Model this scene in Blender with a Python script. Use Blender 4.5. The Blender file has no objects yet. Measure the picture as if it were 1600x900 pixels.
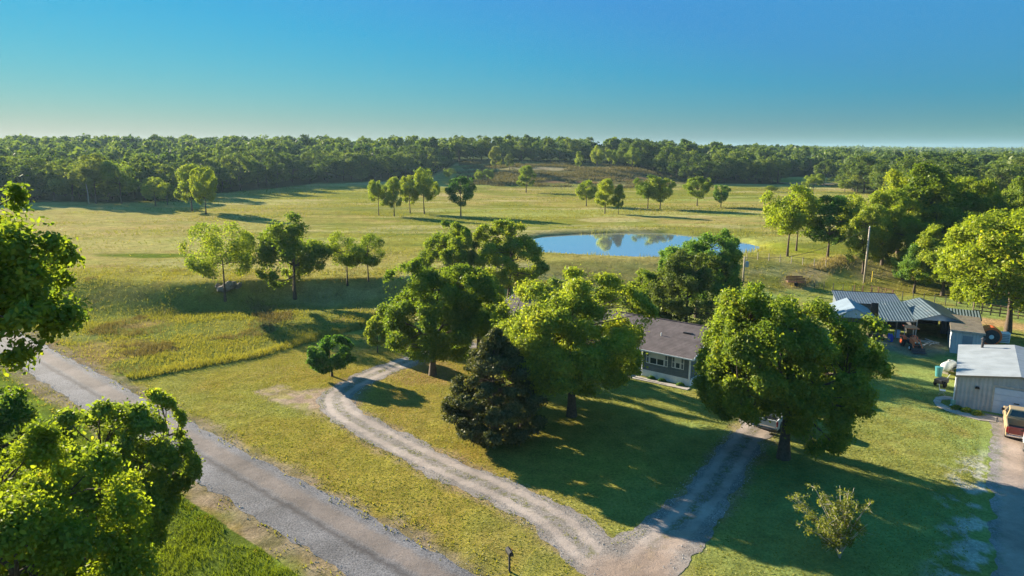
import bpy, math, random
import numpy as np
from mathutils import Vector, Matrix
R = math.radians
sc = bpy.context.scene
COL = sc.collection

# ------------------------------------------------------------------ camera, sky, sun, exposure
HCAM, PITCH, FOC = 21.0, math.atan(216 / 1067.0), 1067.0      # focal length in pixels of the 1600 px wide photograph
cam_d = bpy.data.cameras.new('camera'); cam = bpy.data.objects.new('camera', cam_d); COL.objects.link(cam)
cam_d.sensor_width = 36; cam_d.lens = 36 * FOC / 1600; cam_d.clip_start = .5; cam_d.clip_end = 40000
cam.location = (0, 0, HCAM); cam.rotation_euler = (R(90) - PITCH, 0, 0)
sc.camera = cam
SUN_EL, SUN_AZ = R(17.0), math.atan2(-.755, .656)              # azimuth from +Y towards +X
sd = Vector((math.sin(SUN_AZ) * math.cos(SUN_EL), math.cos(SUN_AZ) * math.cos(SUN_EL), math.sin(SUN_EL)))
w = bpy.data.worlds.new('World'); sc.world = w; w.use_nodes = True
wn = w.node_tree; bg = wn.nodes['Background']
sky = wn.nodes.new('ShaderNodeTexSky'); sky.sky_type = 'NISHITA'; sky.sun_disc = False
sky.sun_elevation = SUN_EL; sky.sun_rotation = SUN_AZ; sky.altitude = 200
sky.air_density = 1.0; sky.dust_density = 0.0; sky.ozone_density = 3.0
# tone of the sky as the photograph was graded (deep azure, pale near the sun side)
sp = wn.nodes.new('ShaderNodeSeparateColor'); cb = wn.nodes.new('ShaderNodeCombineColor'); wn.links.new(sky.outputs[0], sp.inputs[0])
def wmath(op, a, b):
    n = wn.nodes.new('ShaderNodeMath'); n.operation = op
    for i, q in enumerate((a, b)):
        if isinstance(q, (int, float)): n.inputs[i].default_value = q
        else: wn.links.new(q, n.inputs[i])
    return n.outputs[0]
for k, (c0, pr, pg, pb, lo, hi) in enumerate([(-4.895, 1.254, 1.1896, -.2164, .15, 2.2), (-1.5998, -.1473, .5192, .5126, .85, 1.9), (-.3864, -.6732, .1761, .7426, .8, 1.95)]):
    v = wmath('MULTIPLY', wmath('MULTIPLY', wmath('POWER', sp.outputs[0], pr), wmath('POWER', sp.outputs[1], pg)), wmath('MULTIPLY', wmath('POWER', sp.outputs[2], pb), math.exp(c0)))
    wn.links.new(wmath('MINIMUM', wmath('MAXIMUM', v, lo), hi), cb.inputs[k])  # lower clamp also keeps the unseen high sky bright, for added fill
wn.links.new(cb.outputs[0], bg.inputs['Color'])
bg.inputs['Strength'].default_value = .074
sl = bpy.data.lights.new('sun', 'SUN'); sun = bpy.data.objects.new('sun', sl); COL.objects.link(sun)
sl.energy = 4.0; sl.angle = R(.5); sl.color = (1, .87, .66)
sun.rotation_euler = sd.to_track_quat('Z', 'Y').to_euler(); sun.location = (-60, 60, 80)
sc.view_settings.view_transform = 'Standard'; sc.view_settings.look = 'None'
sc.view_settings.exposure = 2.3; sc.view_settings.gamma = 1
sc.render.engine = 'CYCLES'
cy = sc.cycles
cy.max_bounces = 7; cy.diffuse_bounces = 4; cy.glossy_bounces = 2; cy.transmission_bounces = 6; cy.volume_bounces = 0
cy.use_adaptive_sampling = True; cy.adaptive_threshold = .01
cy.use_denoising = True; cy.denoiser = 'OPENIMAGEDENOISE'; cy.denoising_prefilter = 'NONE'; cy.denoising_input_passes = 'RGB_ALBEDO_NORMAL'
HAZE = 0.0001

# ------------------------------------------------------------------ helpers
rng = np.random.default_rng(7)

def tag(o, label=None, cat=None, group=None, kind=None):
    if label: o['label'] = label
    if cat: o['category'] = cat
    if group: o['group'] = group
    if kind: o['kind'] = kind
    return o

def mesh_np(name, V, polys, mats, mi=None, attrs=None, smooth=False, cols=None):
    """polys: list of int arrays (n,k)."""
    me = bpy.data.meshes.new(name)
    V = np.asarray(V, dtype=np.float32)
    me.vertices.add(len(V)); me.vertices.foreach_set('co', V.ravel())
    loops = np.concatenate([p.ravel() for p in polys]).astype(np.int32)
    tot = np.concatenate([np.full(len(p), p.shape[1]) for p in polys]).astype(np.int32)
    start = np.concatenate([[0], np.cumsum(tot)[:-1]]).astype(np.int32)
    me.loops.add(len(loops)); me.loops.foreach_set('vertex_index', loops)
    me.polygons.add(len(tot)); me.polygons.foreach_set('loop_start', start)
    me.polygons.foreach_set('loop_total', tot)
    for m in mats: me.materials.append(m)
    if mi is not None: me.polygons.foreach_set('material_index', np.asarray(mi, dtype=np.int32))
    me.update(calc_edges=True)
    if smooth: me.polygons.foreach_set('use_smooth', np.ones(len(tot), dtype=bool))
    if attrs is not None:
        for k, v in attrs.items():
            a = me.attributes.new(k, 'FLOAT', 'FACE'); a.data.foreach_set('value', np.asarray(v, dtype=np.float32))
    if cols is not None:
        a = me.attributes.new('Col', 'FLOAT_COLOR', 'POINT')
        c = np.ones((len(V), 4), dtype=np.float32); c[:, :3] = cols; a.data.foreach_set('color', c.ravel())
    return me

def link(name, me, parent=None, loc=None):
    o = bpy.data.objects.new(name, me); COL.objects.link(o)
    if parent is not None: o.parent = parent
    if loc is not None: o.location = loc
    return o

def empty(name, loc, rz=0, label=None, cat=None, group=None):
    o = bpy.data.objects.new(name, None); COL.objects.link(o)
    o.empty_display_size = .5
    o.location = loc; o.rotation_euler = (0, 0, rz)
    return tag(o, label, cat, group)

class MB:
    """collects simple shapes for ONE mesh object"""
    def __init__(s): s.v = []; s.f = []
    def add(s, vs, fs):
        b = len(s.v); s.v += [tuple(v) for v in vs]; s.f += [tuple(b + i for i in f) for f in fs]; return s
    def box(s, x0, x1, y0, y1, z0, z1):
        return s.add([(x0,y0,z0),(x1,y0,z0),(x1,y1,z0),(x0,y1,z0),(x0,y0,z1),(x1,y0,z1),(x1,y1,z1),(x0,y1,z1)],
                     [(0,3,2,1),(4,5,6,7),(0,1,5,4),(1,2,6,5),(2,3,7,6),(3,0,4,7)])
    def prism(s, prof, a, b, axis='x'):
        """extrude a closed profile (list of 2D points) along axis between a and b"""
        n = len(prof); P = []
        for c in (a, b):
            for p in prof:
                P.append({'x': (c, p[0], p[1]), 'y': (p[0], c, p[1]), 'z': (p[0], p[1], c)}[axis])
        F = [tuple(range(n))[::-1], tuple(range(n, 2*n))] + [(i, (i+1) % n, n+(i+1) % n, n+i) for i in range(n)]
        return s.add(P, F)
    def slab(s, q, t):
        """thick sheet: q four corners (ccw from outside), t thickness downward along normal"""
        q = [Vector(p) for p in q]; n = (q[1]-q[0]).cross(q[3]-q[0]).normalized()
        lo = [p - n*t for p in q]
        return s.add(q + lo, [(0,1,2,3),(7,6,5,4),(0,4,5,1),(1,5,6,2),(2,6,7,3),(3,7,4,0)])
    def tube(s, pts, rad, n=8, cap=True):
        pts = [Vector(p) for p in pts]
        if not hasattr(rad, '__len__'): rad = [rad]*len(pts)
        V = []
        for i, p in enumerate(pts):
            d = (pts[min(i+1, len(pts)-1)] - pts[max(i-1, 0)]).normalized()
            u = d.orthogonal().normalized() if i == 0 else (u - d*u.dot(d)).normalized()
            w_ = d.cross(u)
            for k in range(n):
                a = 2*math.pi*k/n
                V.append(p + (u*math.cos(a) + w_*math.sin(a))*rad[i])
        F = [(i*n+k, i*n+(k+1) % n, (i+1)*n+(k+1) % n, (i+1)*n+k) for i in range(len(pts)-1) for k in range(n)]
        if cap: F += [tuple(range(n))[::-1], tuple(range((len(pts)-1)*n, len(pts)*n))]
        return s.add(V, F)
    def lathe(s, prof, c=(0,0,0), axis='z', n=16):
        V = []
        for r_, h in prof:
            for k in range(n):
                a = 2*math.pi*k/n; x, y = r_*math.cos(a), r_*math.sin(a)
                p = {'z': (x, y, h), 'x': (h, x, y), 'y': (x, h, y)}[axis]
                V.append((c[0]+p[0], c[1]+p[1], c[2]+p[2]))
        m = len(prof)
        F = [(i*n+k, i*n+(k+1) % n, (i+1)*n+(k+1) % n, (i+1)*n+k) for i in range(m-1) for k in range(n)]
        F += [tuple(range(n))[::-1], tuple(range((m-1)*n, m*n))]
        return s.add(V, F)
    def build(s, name, mat, parent=None, smooth=False, bevel=0, loc=None):
        me = bpy.data.meshes.new(name); me.from_pydata(s.v, [], s.f); me.materials.append(mat)
        import bmesh
        bm = bmesh.new(); bm.from_mesh(me); bmesh.ops.recalc_face_normals(bm, faces=bm.faces); bm.to_mesh(me); bm.free()
        if smooth:
            me.polygons.foreach_set('use_smooth', [True]*len(me.polygons))
        o = link(name, me, parent, loc)
        if bevel:
            b = o.modifiers.new('bevel', 'BEVEL'); b.width = bevel; b.segments = 2; b.limit_method = 'ANGLE'
        return o

# ------------------------------------------------------------------ materials
def mat(name, col, rough=.8, metal=0, spec=.3, noise=None, bump=None, stripes=None, spots=None):
    """noise=(scale, amount) brightness noise; bump=(scale, strength); stripes=(axis, period, depth)"""
    m = bpy.data.materials.new(name); m.use_nodes = True
    nt = m.node_tree; L = nt.links; b = nt.nodes['Principled BSDF']
    b.inputs['Base Color'].default_value = (*col, 1); b.inputs['Roughness'].default_value = rough
    b.inputs['Metallic'].default_value = metal; b.inputs['Specular IOR Level'].default_value = spec
    tc = nt.nodes.new('ShaderNodeTexCoord')
    src = None
    if noise:
        n = nt.nodes.new('ShaderNodeTexNoise'); n.inputs['Scale'].default_value = noise[0]; n.inputs['Detail'].default_value = 6
        n.inputs['Roughness'].default_value = .65
        L.new(tc.outputs['Object'], n.inputs['Vector'])
        mr = nt.nodes.new('ShaderNodeMapRange'); mr.inputs[1].default_value = .3; mr.inputs[2].default_value = .7
        mr.inputs[3].default_value = 1-noise[1]; mr.inputs[4].default_value = 1+noise[1]
        L.new(n.outputs['Fac'], mr.inputs[0])
        vm = nt.nodes.new('ShaderNodeVectorMath'); vm.operation = 'SCALE'; vm.inputs[0].default_value = col
        L.new(mr.outputs[0], vm.inputs['Scale']); src = vm.outputs[0]
    if spots:    # (scale, threshold, colour) rust or stain patches
        n = nt.nodes.new('ShaderNodeTexNoise'); n.inputs['Scale'].default_value = spots[0]; n.inputs['Detail'].default_value = 8
        n.inputs['Roughness'].default_value = .7
        L.new(tc.outputs['Object'], n.inputs['Vector'])
        mr = nt.nodes.new('ShaderNodeMapRange'); mr.inputs[1].default_value = spots[1]; mr.inputs[2].default_value = spots[1]+.1
        L.new(n.outputs['Fac'], mr.inputs[0])
        mx = nt.nodes.new('ShaderNodeMix'); mx.data_type = 'RGBA'
        L.new(mr.outputs[0], mx.inputs['Factor'])
        if src: L.new(src, mx.inputs['A'])
        else: mx.inputs['A'].default_value = (*col, 1)
        mx.inputs['B'].default_value = (*spots[2], 1); src = mx.outputs['Result']
    if src: L.new(src, b.inputs['Base Color'])
    h = None
    if bump:
        n = nt.nodes.new('ShaderNodeTexNoise'); n.inputs['Scale'].default_value = bump[0]; n.inputs['Detail'].default_value = 5
        L.new(tc.outputs['Object'], n.inputs['Vector'])
        bp = nt.nodes.new('ShaderNodeBump'); bp.inputs['Strength'].default_value = bump[1]; bp.inputs['Distance'].default_value = .03
        L.new(n.outputs['Fac'], bp.inputs['Height']); h = bp
    if stripes:
        sx = nt.nodes.new('ShaderNodeSeparateXYZ'); L.new(tc.outputs['Object'], sx.inputs[0])
        mu = nt.nodes.new('ShaderNodeMath'); mu.operation = 'MULTIPLY'; mu.inputs[1].default_value = 2*math.pi/stripes[1]
        L.new(sx.outputs['XYZ'.index(stripes[0])], mu.inputs[0])
        sn = nt.nodes.new('ShaderNodeMath'); sn.operation = 'SINE'; L.new(mu.outputs[0], sn.inputs[0])
        bp = nt.nodes.new('ShaderNodeBump'); bp.inputs['Strength'].default_value = .8; bp.inputs['Distance'].default_value = stripes[2]
        L.new(sn.outputs[0], bp.inputs['Height'])
        if h: L.new(h.outputs[0], bp.inputs['Normal'])
        h = bp
    if h: L.new(h.outputs[0], b.inputs['Normal'])
    return m

def leaf_mat(name, dark, light, trans=.42, yellow=None):
    """foliage: colour differs leaf by leaf (attribute rnd) and tree by tree"""
    m = bpy.data.materials.new(name); m.use_nodes = True
    nt = m.node_tree; L = nt.links; nt.nodes.remove(nt.nodes['Principled BSDF']); out = nt.nodes['Material Output']
    at_ = nt.nodes.new('ShaderNodeAttribute'); at_.attribute_name = 'rnd'
    oi = nt.nodes.new('ShaderNodeObjectInfo')
    cr = nt.nodes.new('ShaderNodeValToRGB'); e = cr.color_ramp.elements
    e[0].position = 0; e[0].color = (*dark, 1); e[1].position = .85; e[1].color = (*light, 1)
    if yellow:
        k = e.new(.97); k.color = (*yellow, 1)
    L.new(at_.outputs['Fac'], cr.inputs[0])
    hv = nt.nodes.new('ShaderNodeHueSaturation')
    m1 = nt.nodes.new('ShaderNodeMapRange'); m1.inputs[3].default_value = .478; m1.inputs[4].default_value = .514
    L.new(oi.outputs['Random'], m1.inputs[0]); L.new(m1.outputs[0], hv.inputs['Hue'])
    m2 = nt.nodes.new('ShaderNodeMapRange'); m2.inputs[3].default_value = 1.28; m2.inputs[4].default_value = .74
    L.new(oi.outputs['Random'], m2.inputs[0]); L.new(m2.outputs[0], hv.inputs['Value'])
    L.new(cr.outputs[0], hv.inputs['Color'])
    df = nt.nodes.new('ShaderNodeBsdfDiffuse'); tr = nt.nodes.new('ShaderNodeBsdfTranslucent')
    L.new(hv.outputs[0], df.inputs['Color'])
    tg = nt.nodes.new('ShaderNodeVectorMath'); tg.operation = 'MULTIPLY'; tg.inputs[1].default_value = (1.25, 1.25, .45)
    L.new(hv.outputs[0], tg.inputs[0]); L.new(tg.outputs[0], tr.inputs['Color'])
    mx = nt.nodes.new('ShaderNodeMixShader'); mx.inputs[0].default_value = trans
    L.new(df.outputs[0], mx.inputs[1]); L.new(tr.outputs[0], mx.inputs[2])
    gl = nt.nodes.new('ShaderNodeBsdfGlossy'); gl.inputs['Roughness'].default_value = .45
    m3 = nt.nodes.new('ShaderNodeMixShader'); m3.inputs[0].default_value = .012
    L.new(mx.outputs[0], m3.inputs[1]); L.new(gl.outputs[0], m3.inputs[2]); L.new(m3.outputs[0], out.inputs[0])
    return m

M = {}
M['oak']    = leaf_mat('oak_leaves', (.095,.175,.036), (.255,.315,.036), .5, (.40,.37,.04))
M['bright'] = leaf_mat('bright_leaves', (.14,.215,.028), (.29,.35,.03), .52, (.42,.38,.045))
M['deep']   = leaf_mat('deep_green_leaves', (.06,.155,.04), (.145,.26,.042), .46)
M['woods']  = leaf_mat('woodland_leaves', (.04,.09,.028), (.17,.225,.035), .44)
M['cedar']  = leaf_mat('cedar_sprays', (.06,.075,.036), (.165,.165,.06), .3, (.22,.18,.09))
M['sap']    = leaf_mat('sapling_leaves', (.16,.19,.03), (.34,.34,.06), .45)
M['pale']   = leaf_mat('pale_leaves', (.09,.13,.03), (.21,.25,.06), .45)
M['grassb'] = leaf_mat('tall_grass_blades', (.10,.13,.022), (.225,.22,.048), .4, (.30,.25,.09))
M['grassg'] = leaf_mat('green_grass_blades', (.07,.12,.016), (.17,.215,.03), .42)
M['weeds']  = leaf_mat('brown_weed_stems', (.09,.08,.035), (.19,.155,.07), .3)
M['bark']   = mat('oak_bark', (.10,.075,.055), .95, noise=(6,.45), bump=(14,.9))
M['palebark'] = mat('dead_bark', (.42,.38,.31), .9, noise=(4,.3), bump=(10,.6))

# ------------------------------------------------------------------ terrain
def sstep(a, b, x):
    t = np.clip((x-a)/(b-a), 0, 1); return t*t*(3-2*t)
def vnoise(x, y, s, seed=0):
    """smooth value noise by hashing, vectorised; scale s metres"""
    x = np.asarray(x, float)/s; y = np.asarray(y, float)/s
    xi = np.floor(x).astype(np.int64); yi = np.floor(y).astype(np.int64); fx = x-xi; fy = y-yi
    fx = fx*fx*(3-2*fx); fy = fy*fy*(3-2*fy)
    def hsh(a, b):
        h = (a*374761393 + b*668265263 + seed*1442695041) & 0xffffffff
        h = ((h ^ (h >> 13))*1274126177) & 0xffffffff
        return ((h ^ (h >> 16)) & 0xffff)/65535.
    return (hsh(xi,yi)*(1-fx)+hsh(xi+1,yi)*fx)*(1-fy)+(hsh(xi,yi+1)*(1-fx)+hsh(xi+1,yi+1)*fx)*fy
def fbm(x, y, s, seed=0, o=4):
    r = 0; a = .5; t = 0
    for k in range(o):
        r = r + a*vnoise(x, y, s/2**k, seed+k*17); t += a; a *= .5
    return r/t
def colpx(x, y): return 800+1067*np.asarray(x, float)/np.maximum(np.asarray(y, float), 20)
PL = 3.0        # meadow plateau above the yard
def bank(x, y): # 0 in the yard, 1 on the plateau; steep bank on the left, gentle slope on the right
    c = colpx(x, y)
    y0 = np.interp(c, [-300, 130, 250, 400, 620, 700, 1000, 1300, 1700], [84, 84, 85, 91, 93, 92, 96, 98, 100])
    wd = np.interp(c, [-300, 100, 300, 400, 620, 760, 1000, 1300, 1700], [20, 14, 7, 4.5, 4.5, 16, 20, 18, 25])
    return sstep(y0, y0+wd, y)
def hgt(x, y):
    x = np.asarray(x, float); y = np.asarray(y, float); c = colpx(x, y)
    h = PL*bank(x, y)
    Hh = np.interp(c, [0, 800, 1000, 1200, 1350, 1500], [12, 11, 8.8, 5, 1, -1.5])
    st = np.interp(c, [0, 300, 600, 800, 1000, 1200], [265, 270, 320, 310, 320, 340])
    en = np.interp(c, [0, 300, 600, 800, 1000, 1200], [520, 520, 500, 440, 450, 560])
    h = h + Hh*sstep(st, en, y)
    far = sstep(120, 260, y)
    h = h + far*(fbm(x, y, 90, 3, 3)-.5)*1.6 + sstep(700, 2200, y)*(fbm(x, y, 900, 9, 2)-.45)*16
    h = np.where(y < 0, 0, h)
    return h

def ray(px, py):
    u = (px-800)/FOC; v = (py-450)/FOC; cp, sp = math.cos(PITCH), math.sin(PITCH)
    return Vector((u, cp-v*sp, -(sp+v*cp)))
def at(px, py, z=None):
    """point of the ground (or of the level z) that the photograph shows at a pixel"""
    d = ray(px, py)
    if z is not None:
        t = (z-HCAM)/d.z; return Vector((d.x*t, d.y*t, z))
    ts = np.concatenate([np.arange(20, 300, .5), np.arange(300, 3000, 2.)])
    zz = HCAM+d.z*ts; hh = hgt(d.x*ts, d.y*ts)
    k = np.nonzero(zz <= hh)[0]
    k = k[0] if len(k) else len(ts)-1
    if 0 < k:
        a = (zz-hh)[k-1]; b = (zz-hh)[k]; f = a/(a-b) if a != b else 0
        t = ts[k-1]+(ts[k]-ts[k-1])*min(max(f, 0), 1)
    else: t = ts[0]
    x, y = d.x*t, d.y*t
    return Vector((x, y, float(hgt(x, y))))
def poly(pp): return np.array([at(*p)[:2] for p in pp])
def psdf(P, Q):
    """signed distance (negative inside) of points P (n,2) to closed polygon Q"""
    P = np.asarray(P, float); d = np.full(len(P), 1e18); ins = np.zeros(len(P), bool)
    for i in range(len(Q)):
        a = Q[i]; b = Q[(i+1) % len(Q)]; e = b-a; w_ = P-a
        t = np.clip((w_@e)/(e@e), 0, 1); q = w_-t[:, None]*e; d = np.minimum(d, (q**2).sum(1))
        c1 = (a[1] <= P[:, 1]) & (b[1] > P[:, 1]); c2 = (a[1] > P[:, 1]) & (b[1] <= P[:, 1])
        cr = e[0]*w_[:, 1]-e[1]*w_[:, 0]
        ins ^= (c1 & (cr > 0)) | (c2 & (cr < 0))
    d = np.sqrt(d); return np.where(ins, -d, d)
def lsdf(P, Q):
    """distance to an open polyline"""
    P = np.asarray(P, float); d = np.full(len(P), 1e18)
    for i in range(len(Q)-1):
        a = Q[i]; b = Q[i+1]; e = b-a; w_ = P-a
        t = np.clip((w_@e)/(e@e), 0, 1); q = w_-t[:, None]*e; d = np.minimum(d, (q**2).sum(1))
    return np.sqrt(d)

# outlines read from the photograph, on the ground
POND = poly([(836,371),(860,366),(900,363.5),(960,361.5),(1040,361.5),(1100,367),(1150,374),(1178,381),(1172,388),(1140,393),(1080,397),(1000,397),(920,394),(865,391),(842,384)])
PONDZ = PL-.55
_h0 = hgt
def hgt(x, y, _h=_h0):
    x = np.asarray(x, float); y = np.asarray(y, float); h = _h(x, y)
    sh = x.shape; xf = np.atleast_1d(x).ravel(); yf = np.atleast_1d(y).ravel(); hf = np.array(np.atleast_1d(h).ravel(), float)
    m = (yf > 110) & (yf < 210) & (xf > -20) & (xf < 85)
    if m.any():
        s = psdf(np.stack([xf[m], yf[m]], 1), POND)
        q = 1-sstep(-2.5, 4.0, s)                    # dug bank
        hf[m] = hf[m]*(1-q)+(PONDZ-.9)*q
        rim = np.exp(-((s-6)/3.5)**2)*.15
        hf[m] += rim
    return hf.reshape(sh) if sh else float(hf[0])

ROADN = np.array([.64, .768])                    # across the county road
LAWN = poly([(205,596),(300,578),(400,561),(500,532),(575,512),(625,488),(650,462),(720,452),(900,448),(1100,446),(1300,455),(1345,460),(1600,468),(1900,470),(1900,899),(1200,1100),(700,1100)])
DIRT = poly([(405,612),(430,604),(470,612),(520,606),(545,618),(560,640),(520,650),(470,640),(430,628)])
DIRTJ = poly([(905,892),(960,868),(985,850),(1040,838),(1095,826),(1072,885),(1050,960),(910,960)])
BED = poly([(640,565),(672,560),(712,578),(705,596),(640,600),(600,588)])
def road_s(x, y): return x*ROADN[0]+y*ROADN[1]   # 18.4..22.6 is gravel

def terrain():
    ang = np.concatenate([np.arange(-180, -60, 3.), np.arange(-60, -40, 1.), np.arange(-40, 40, .17), np.arange(40, 60, 1.), np.arange(60, 180, 3.)])
    rad = [2., 6, 12, 20]
    r = 26.
    while r < 30000:
        rad.append(r); r *= 1.0055 if r < 500 else (1.012 if r < 1500 else 1.04)
    rad = np.array(rad); na, nr = len(ang), len(rad)
    A, D = np.meshgrid(np.radians(ang), rad)
    X = (D*np.sin(A)).ravel(); Y = (D*np.cos(A)).ravel()
    Z = hgt(X, Y)
    P = np.stack([X, Y], 1)
    # ---- what grows or lies where (material zones; right lawn tinted to lift its shade)
    n1 = fbm(X, Y, 22, 1); n2 = fbm(X, Y, 6, 2); n3 = fbm(X, Y, 70, 5); n4 = fbm(X*.35, Y, 9, 8)
    def C(*c): return np.array(c)
    def mix(a, b, f): return a+(b-a)*np.clip(f, 0, 1)[:, None]
    col = np.tile(C(.225,.215,.042), (len(X), 1))               # pasture
    col = mix(col, C(.30,.245,.085), sstep(.46, .62, n3)*.9)     # drier tan grass
    col = mix(col, C(.15,.175,.025), sstep(.54, .70, n1)*.7)
    col = mix(col, C(.38,.33,.16), sstep(.56, .68, n4)*.6); n5 = fbm(X*.22, Y, 5, 91); col = mix(col, C(.12,.15,.03), sstep(.56, .68, n5)*.6*sstep(90, 130, Y)); n6 = fbm(X*.15, Y, 14, 93); col = mix(col, C(.30,.33,.10), sstep(.56, .66, n6)*.5*sstep(90, 130, Y))
    c = colpx(X, Y)
    col = mix(col, C(.36,.30,.12), (1-sstep(100, 620, c))*sstep(98, 125, Y)*.65*(.6+n1*.6))
    near = (Y > 0) & (Y < 135) & (np.abs(X) < 140)
    Pn = P[near]; cn = col[near]; Xn = X[near]; Yn = Y[near]
    # rank grass between lawn and bank
    f = (1-sstep(80, 98, Yn))*(.6)
    cn = mix(cn, C(.125,.145,.034), f*1.3); cn = mix(cn, C(.25,.17,.07), sstep(.56, .68, fbm(Xn, Yn, 7, 21))*f*1.2)
    sl_ = psdf(Pn, LAWN)+(fbm(Xn, Yn, 2, 31)-.5)*.5
    lawn = 1-sstep(-.15, .15, sl_)
    dl = C(.24,.20,.040); gl_ = C(.185,.25,.075)
    side = sstep(2, 16, Xn+(Yn-45)*.25)  # right lawn painted greener, bluer and lighter to lift its shade
    lc = np.tile(dl, (len(Xn), 1)); lc = mix(lc, gl_, sstep(.45, .72, fbm(Xn, Yn, 9, 41))*.4+side*.55)
    lc = mix(lc, C(.25,.19,.05), sstep(.56, .7, fbm(Xn, Yn, 4, 43))*.45)
    cn = cn*(1-lawn[:, None])+lc*lawn[:, None]
    s = road_s(Xn, Yn)
    e = (fbm(Xn, Yn, 1.6, 51)-.5)*2.2+(fbm(Xn, Yn, .5, 52)-.5)*.9
    dirt = sstep(16.4, 17.6, s+e)*(1-sstep(22.9, 24.0, s+e*.9))
    dc = mix(np.tile(C(.245,.195,.14), (len(Xn), 1)), C(.16,.135,.08), sstep(.4, .7, fbm(Xn, Yn, 1.2, 53)))
    cn = cn*(1-dirt[:, None]*.8)+dc*dirt[:, None]*.8
    below = s < 16.8                                             # far side of the road
    cn[below] = mix(np.tile(C(.13,.17,.025), (below.sum(), 1)), C(.08,.11,.02), sstep(.4, .6, fbm(Xn, Yn, 2.5, 61))[below])
    cn = cn*(1-0*dirt[:, None])
    d2 = np.minimum(psdf(Pn, DIRT), psdf(Pn, DIRTJ)); d2 = 1-sstep(-.6, .7, d2+e*.8)
    cn = mix(cn, C(.33,.25,.185), d2*(.35+.6*sstep(.38, .52, fbm(Xn, Yn, .8, 97))))
    d3 = (1-sstep(-.5, 1.2, psdf(Pn, BED)+e)); cn = mix(cn, C(.26,.17,.075), d3*.7)
    dr = np.min([lsdf(Pn, q) for q in (DW_LOOP, DW_RIGHT)], axis=0)
    cn = mix(cn, C(.26,.19,.12), (1-sstep(1.2, 2.2, dr+e*.7))*.7)
    pr = lsdf(Pn, RDRIVE); patchy = sstep(.52, .62, fbm(Xn, Yn, .9, 71))*(1-sstep(2.2, 4.6, pr))*(1-sstep(42, 47, Yn))
    cn = mix(cn, C(.42,.40,.36), patchy*.8)
    yard = psdf(Pn, BARNYARD); yd = 1-sstep(-1.0, 1.4, yard+e); cn = mix(cn, C(.20,.165,.125), yd*.8)
    # soil under the windbreak trees right of the sheds
    lane = lsdf(Pn, LANE); cn = mix(cn, C(.42,.27,.14), (1-sstep(1.2, 3.2, lane+e*.6))*.85)
    col[near] = np.clip(cn, 0, .6)
    # pond rim
    q = (Y > 105) & (Y < 215) & (X > -25) & (X < 90)
    sp = psdf(P[q], POND)+(fbm(X[q], Y[q], 5, 81)-.5)*3
    cq = mix(col[q], C(.12,.095,.05), (1-sstep(.2, 2.2, sp))*.95); col[q] = cq
    # dry clearings on the ridge and right of it
    def blob(px, py, rx, ry, cc, k=.9):
        g = at(px, py); d = np.sqrt(((X-g.x)/rx)**2+((Y-g.y)/ry)**2)+(n2-.5)*.9
        nonlocal col; col = mix(col, cc, (1-sstep(.6, 1.1, d))*k)
    blob(905, 268, 75, 60, C(.10,.085,.035)); blob(860, 262, 70, 12, C(.34,.27,.15)); blob(930, 277, 40, 9, C(.19,.12,.06))
    blob(985, 268, 22, 10, C(.30,.21,.13)); blob(870, 284, 26, 6, C(.24,.14,.07)); blob(700, 268, 40, 30, C(.20,.19,.07), .6)
    blob(1262, 287, 35, 12, C(.36,.25,.16)); blob(1340, 290, 30, 10, C(.33,.22,.14)); blob(1200, 296, 50, 8, C(.20,.15,.05), .6)
    blob(1260, 400, 6, 18, C(.24,.27,.03), .6); blob(255, 399, 12, 3, C(.10,.14,.015), .9)
    w1 = at(1250, 443); w2 = at(1300, 408)
    lw = lsdf(P, np.array([w1[:2], w2[:2]])); col = mix(col, C(.36,.27,.13), (1-sstep(1.2, 3, lw+(n2-.5)*3))*.8)
    # wood floor
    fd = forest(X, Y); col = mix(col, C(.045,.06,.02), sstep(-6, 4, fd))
    i = np.arange(nr-1)[:, None]*na+np.arange(na)[None, :]
    j = np.arange(nr-1)[:, None]*na+(np.arange(na)[None, :]+1) % na
    F = np.stack([i, i+na, j+na, j], -1).reshape(-1, 4)
    F = F[:, ::-1]
    m = bpy.data.materials.new('ground'); m.use_nodes = True; nt = m.node_tree; L = nt.links; b = nt.nodes['Principled BSDF']
    b.inputs['Roughness'].default_value = 1; b.inputs['Specular IOR Level'].default_value = 0
    a = nt.nodes.new('ShaderNodeAttribute'); a.attribute_name = 'Col'
    g = nt.nodes.new('ShaderNodeNewGeometry')
    def nz(scale, det, rough=.7):
        n = nt.nodes.new('ShaderNodeTexNoise'); n.inputs['Scale'].default_value = scale; n.inputs['Detail'].default_value = det
        n.inputs['Roughness'].default_value = rough; L.new(g.outputs['Position'], n.inputs['Vector']); return n
    na_ = nz(.55, 8, .75); nb_ = nz(5.5, 5, .8)
    def mr(n, lo, hi, a0=.32, a1=.68):
        q = nt.nodes.new('ShaderNodeMapRange'); q.inputs[1].default_value = a0; q.inputs[2].default_value = a1
        q.inputs[3].default_value = lo; q.inputs[4].default_value = hi; L.new(n.outputs['Fac'], q.inputs[0]); return q
    v1 = nt.nodes.new('ShaderNodeVectorMath'); v1.operation = 'SCALE'; L.new(a.outputs['Color'], v1.inputs[0]); L.new(mr(na_, .66, 1.3).outputs[0], v1.inputs['Scale'])
    v2 = nt.nodes.new('ShaderNodeVectorMath'); v2.operation = 'SCALE'; L.new(v1.outputs[0], v2.inputs[0]); L.new(mr(nb_, .6, 1.38).outputs[0], v2.inputs['Scale'])
    nc_ = nz(.13, 6, .6)
    hv = nt.nodes.new('ShaderNodeHueSaturation'); L.new(v2.outputs[0], hv.inputs['Color']); L.new(mr(nc_, .483, .515).outputs[0], hv.inputs['Hue'])
    L.new(hv.outputs[0], b.inputs['Base Color'])
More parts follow.
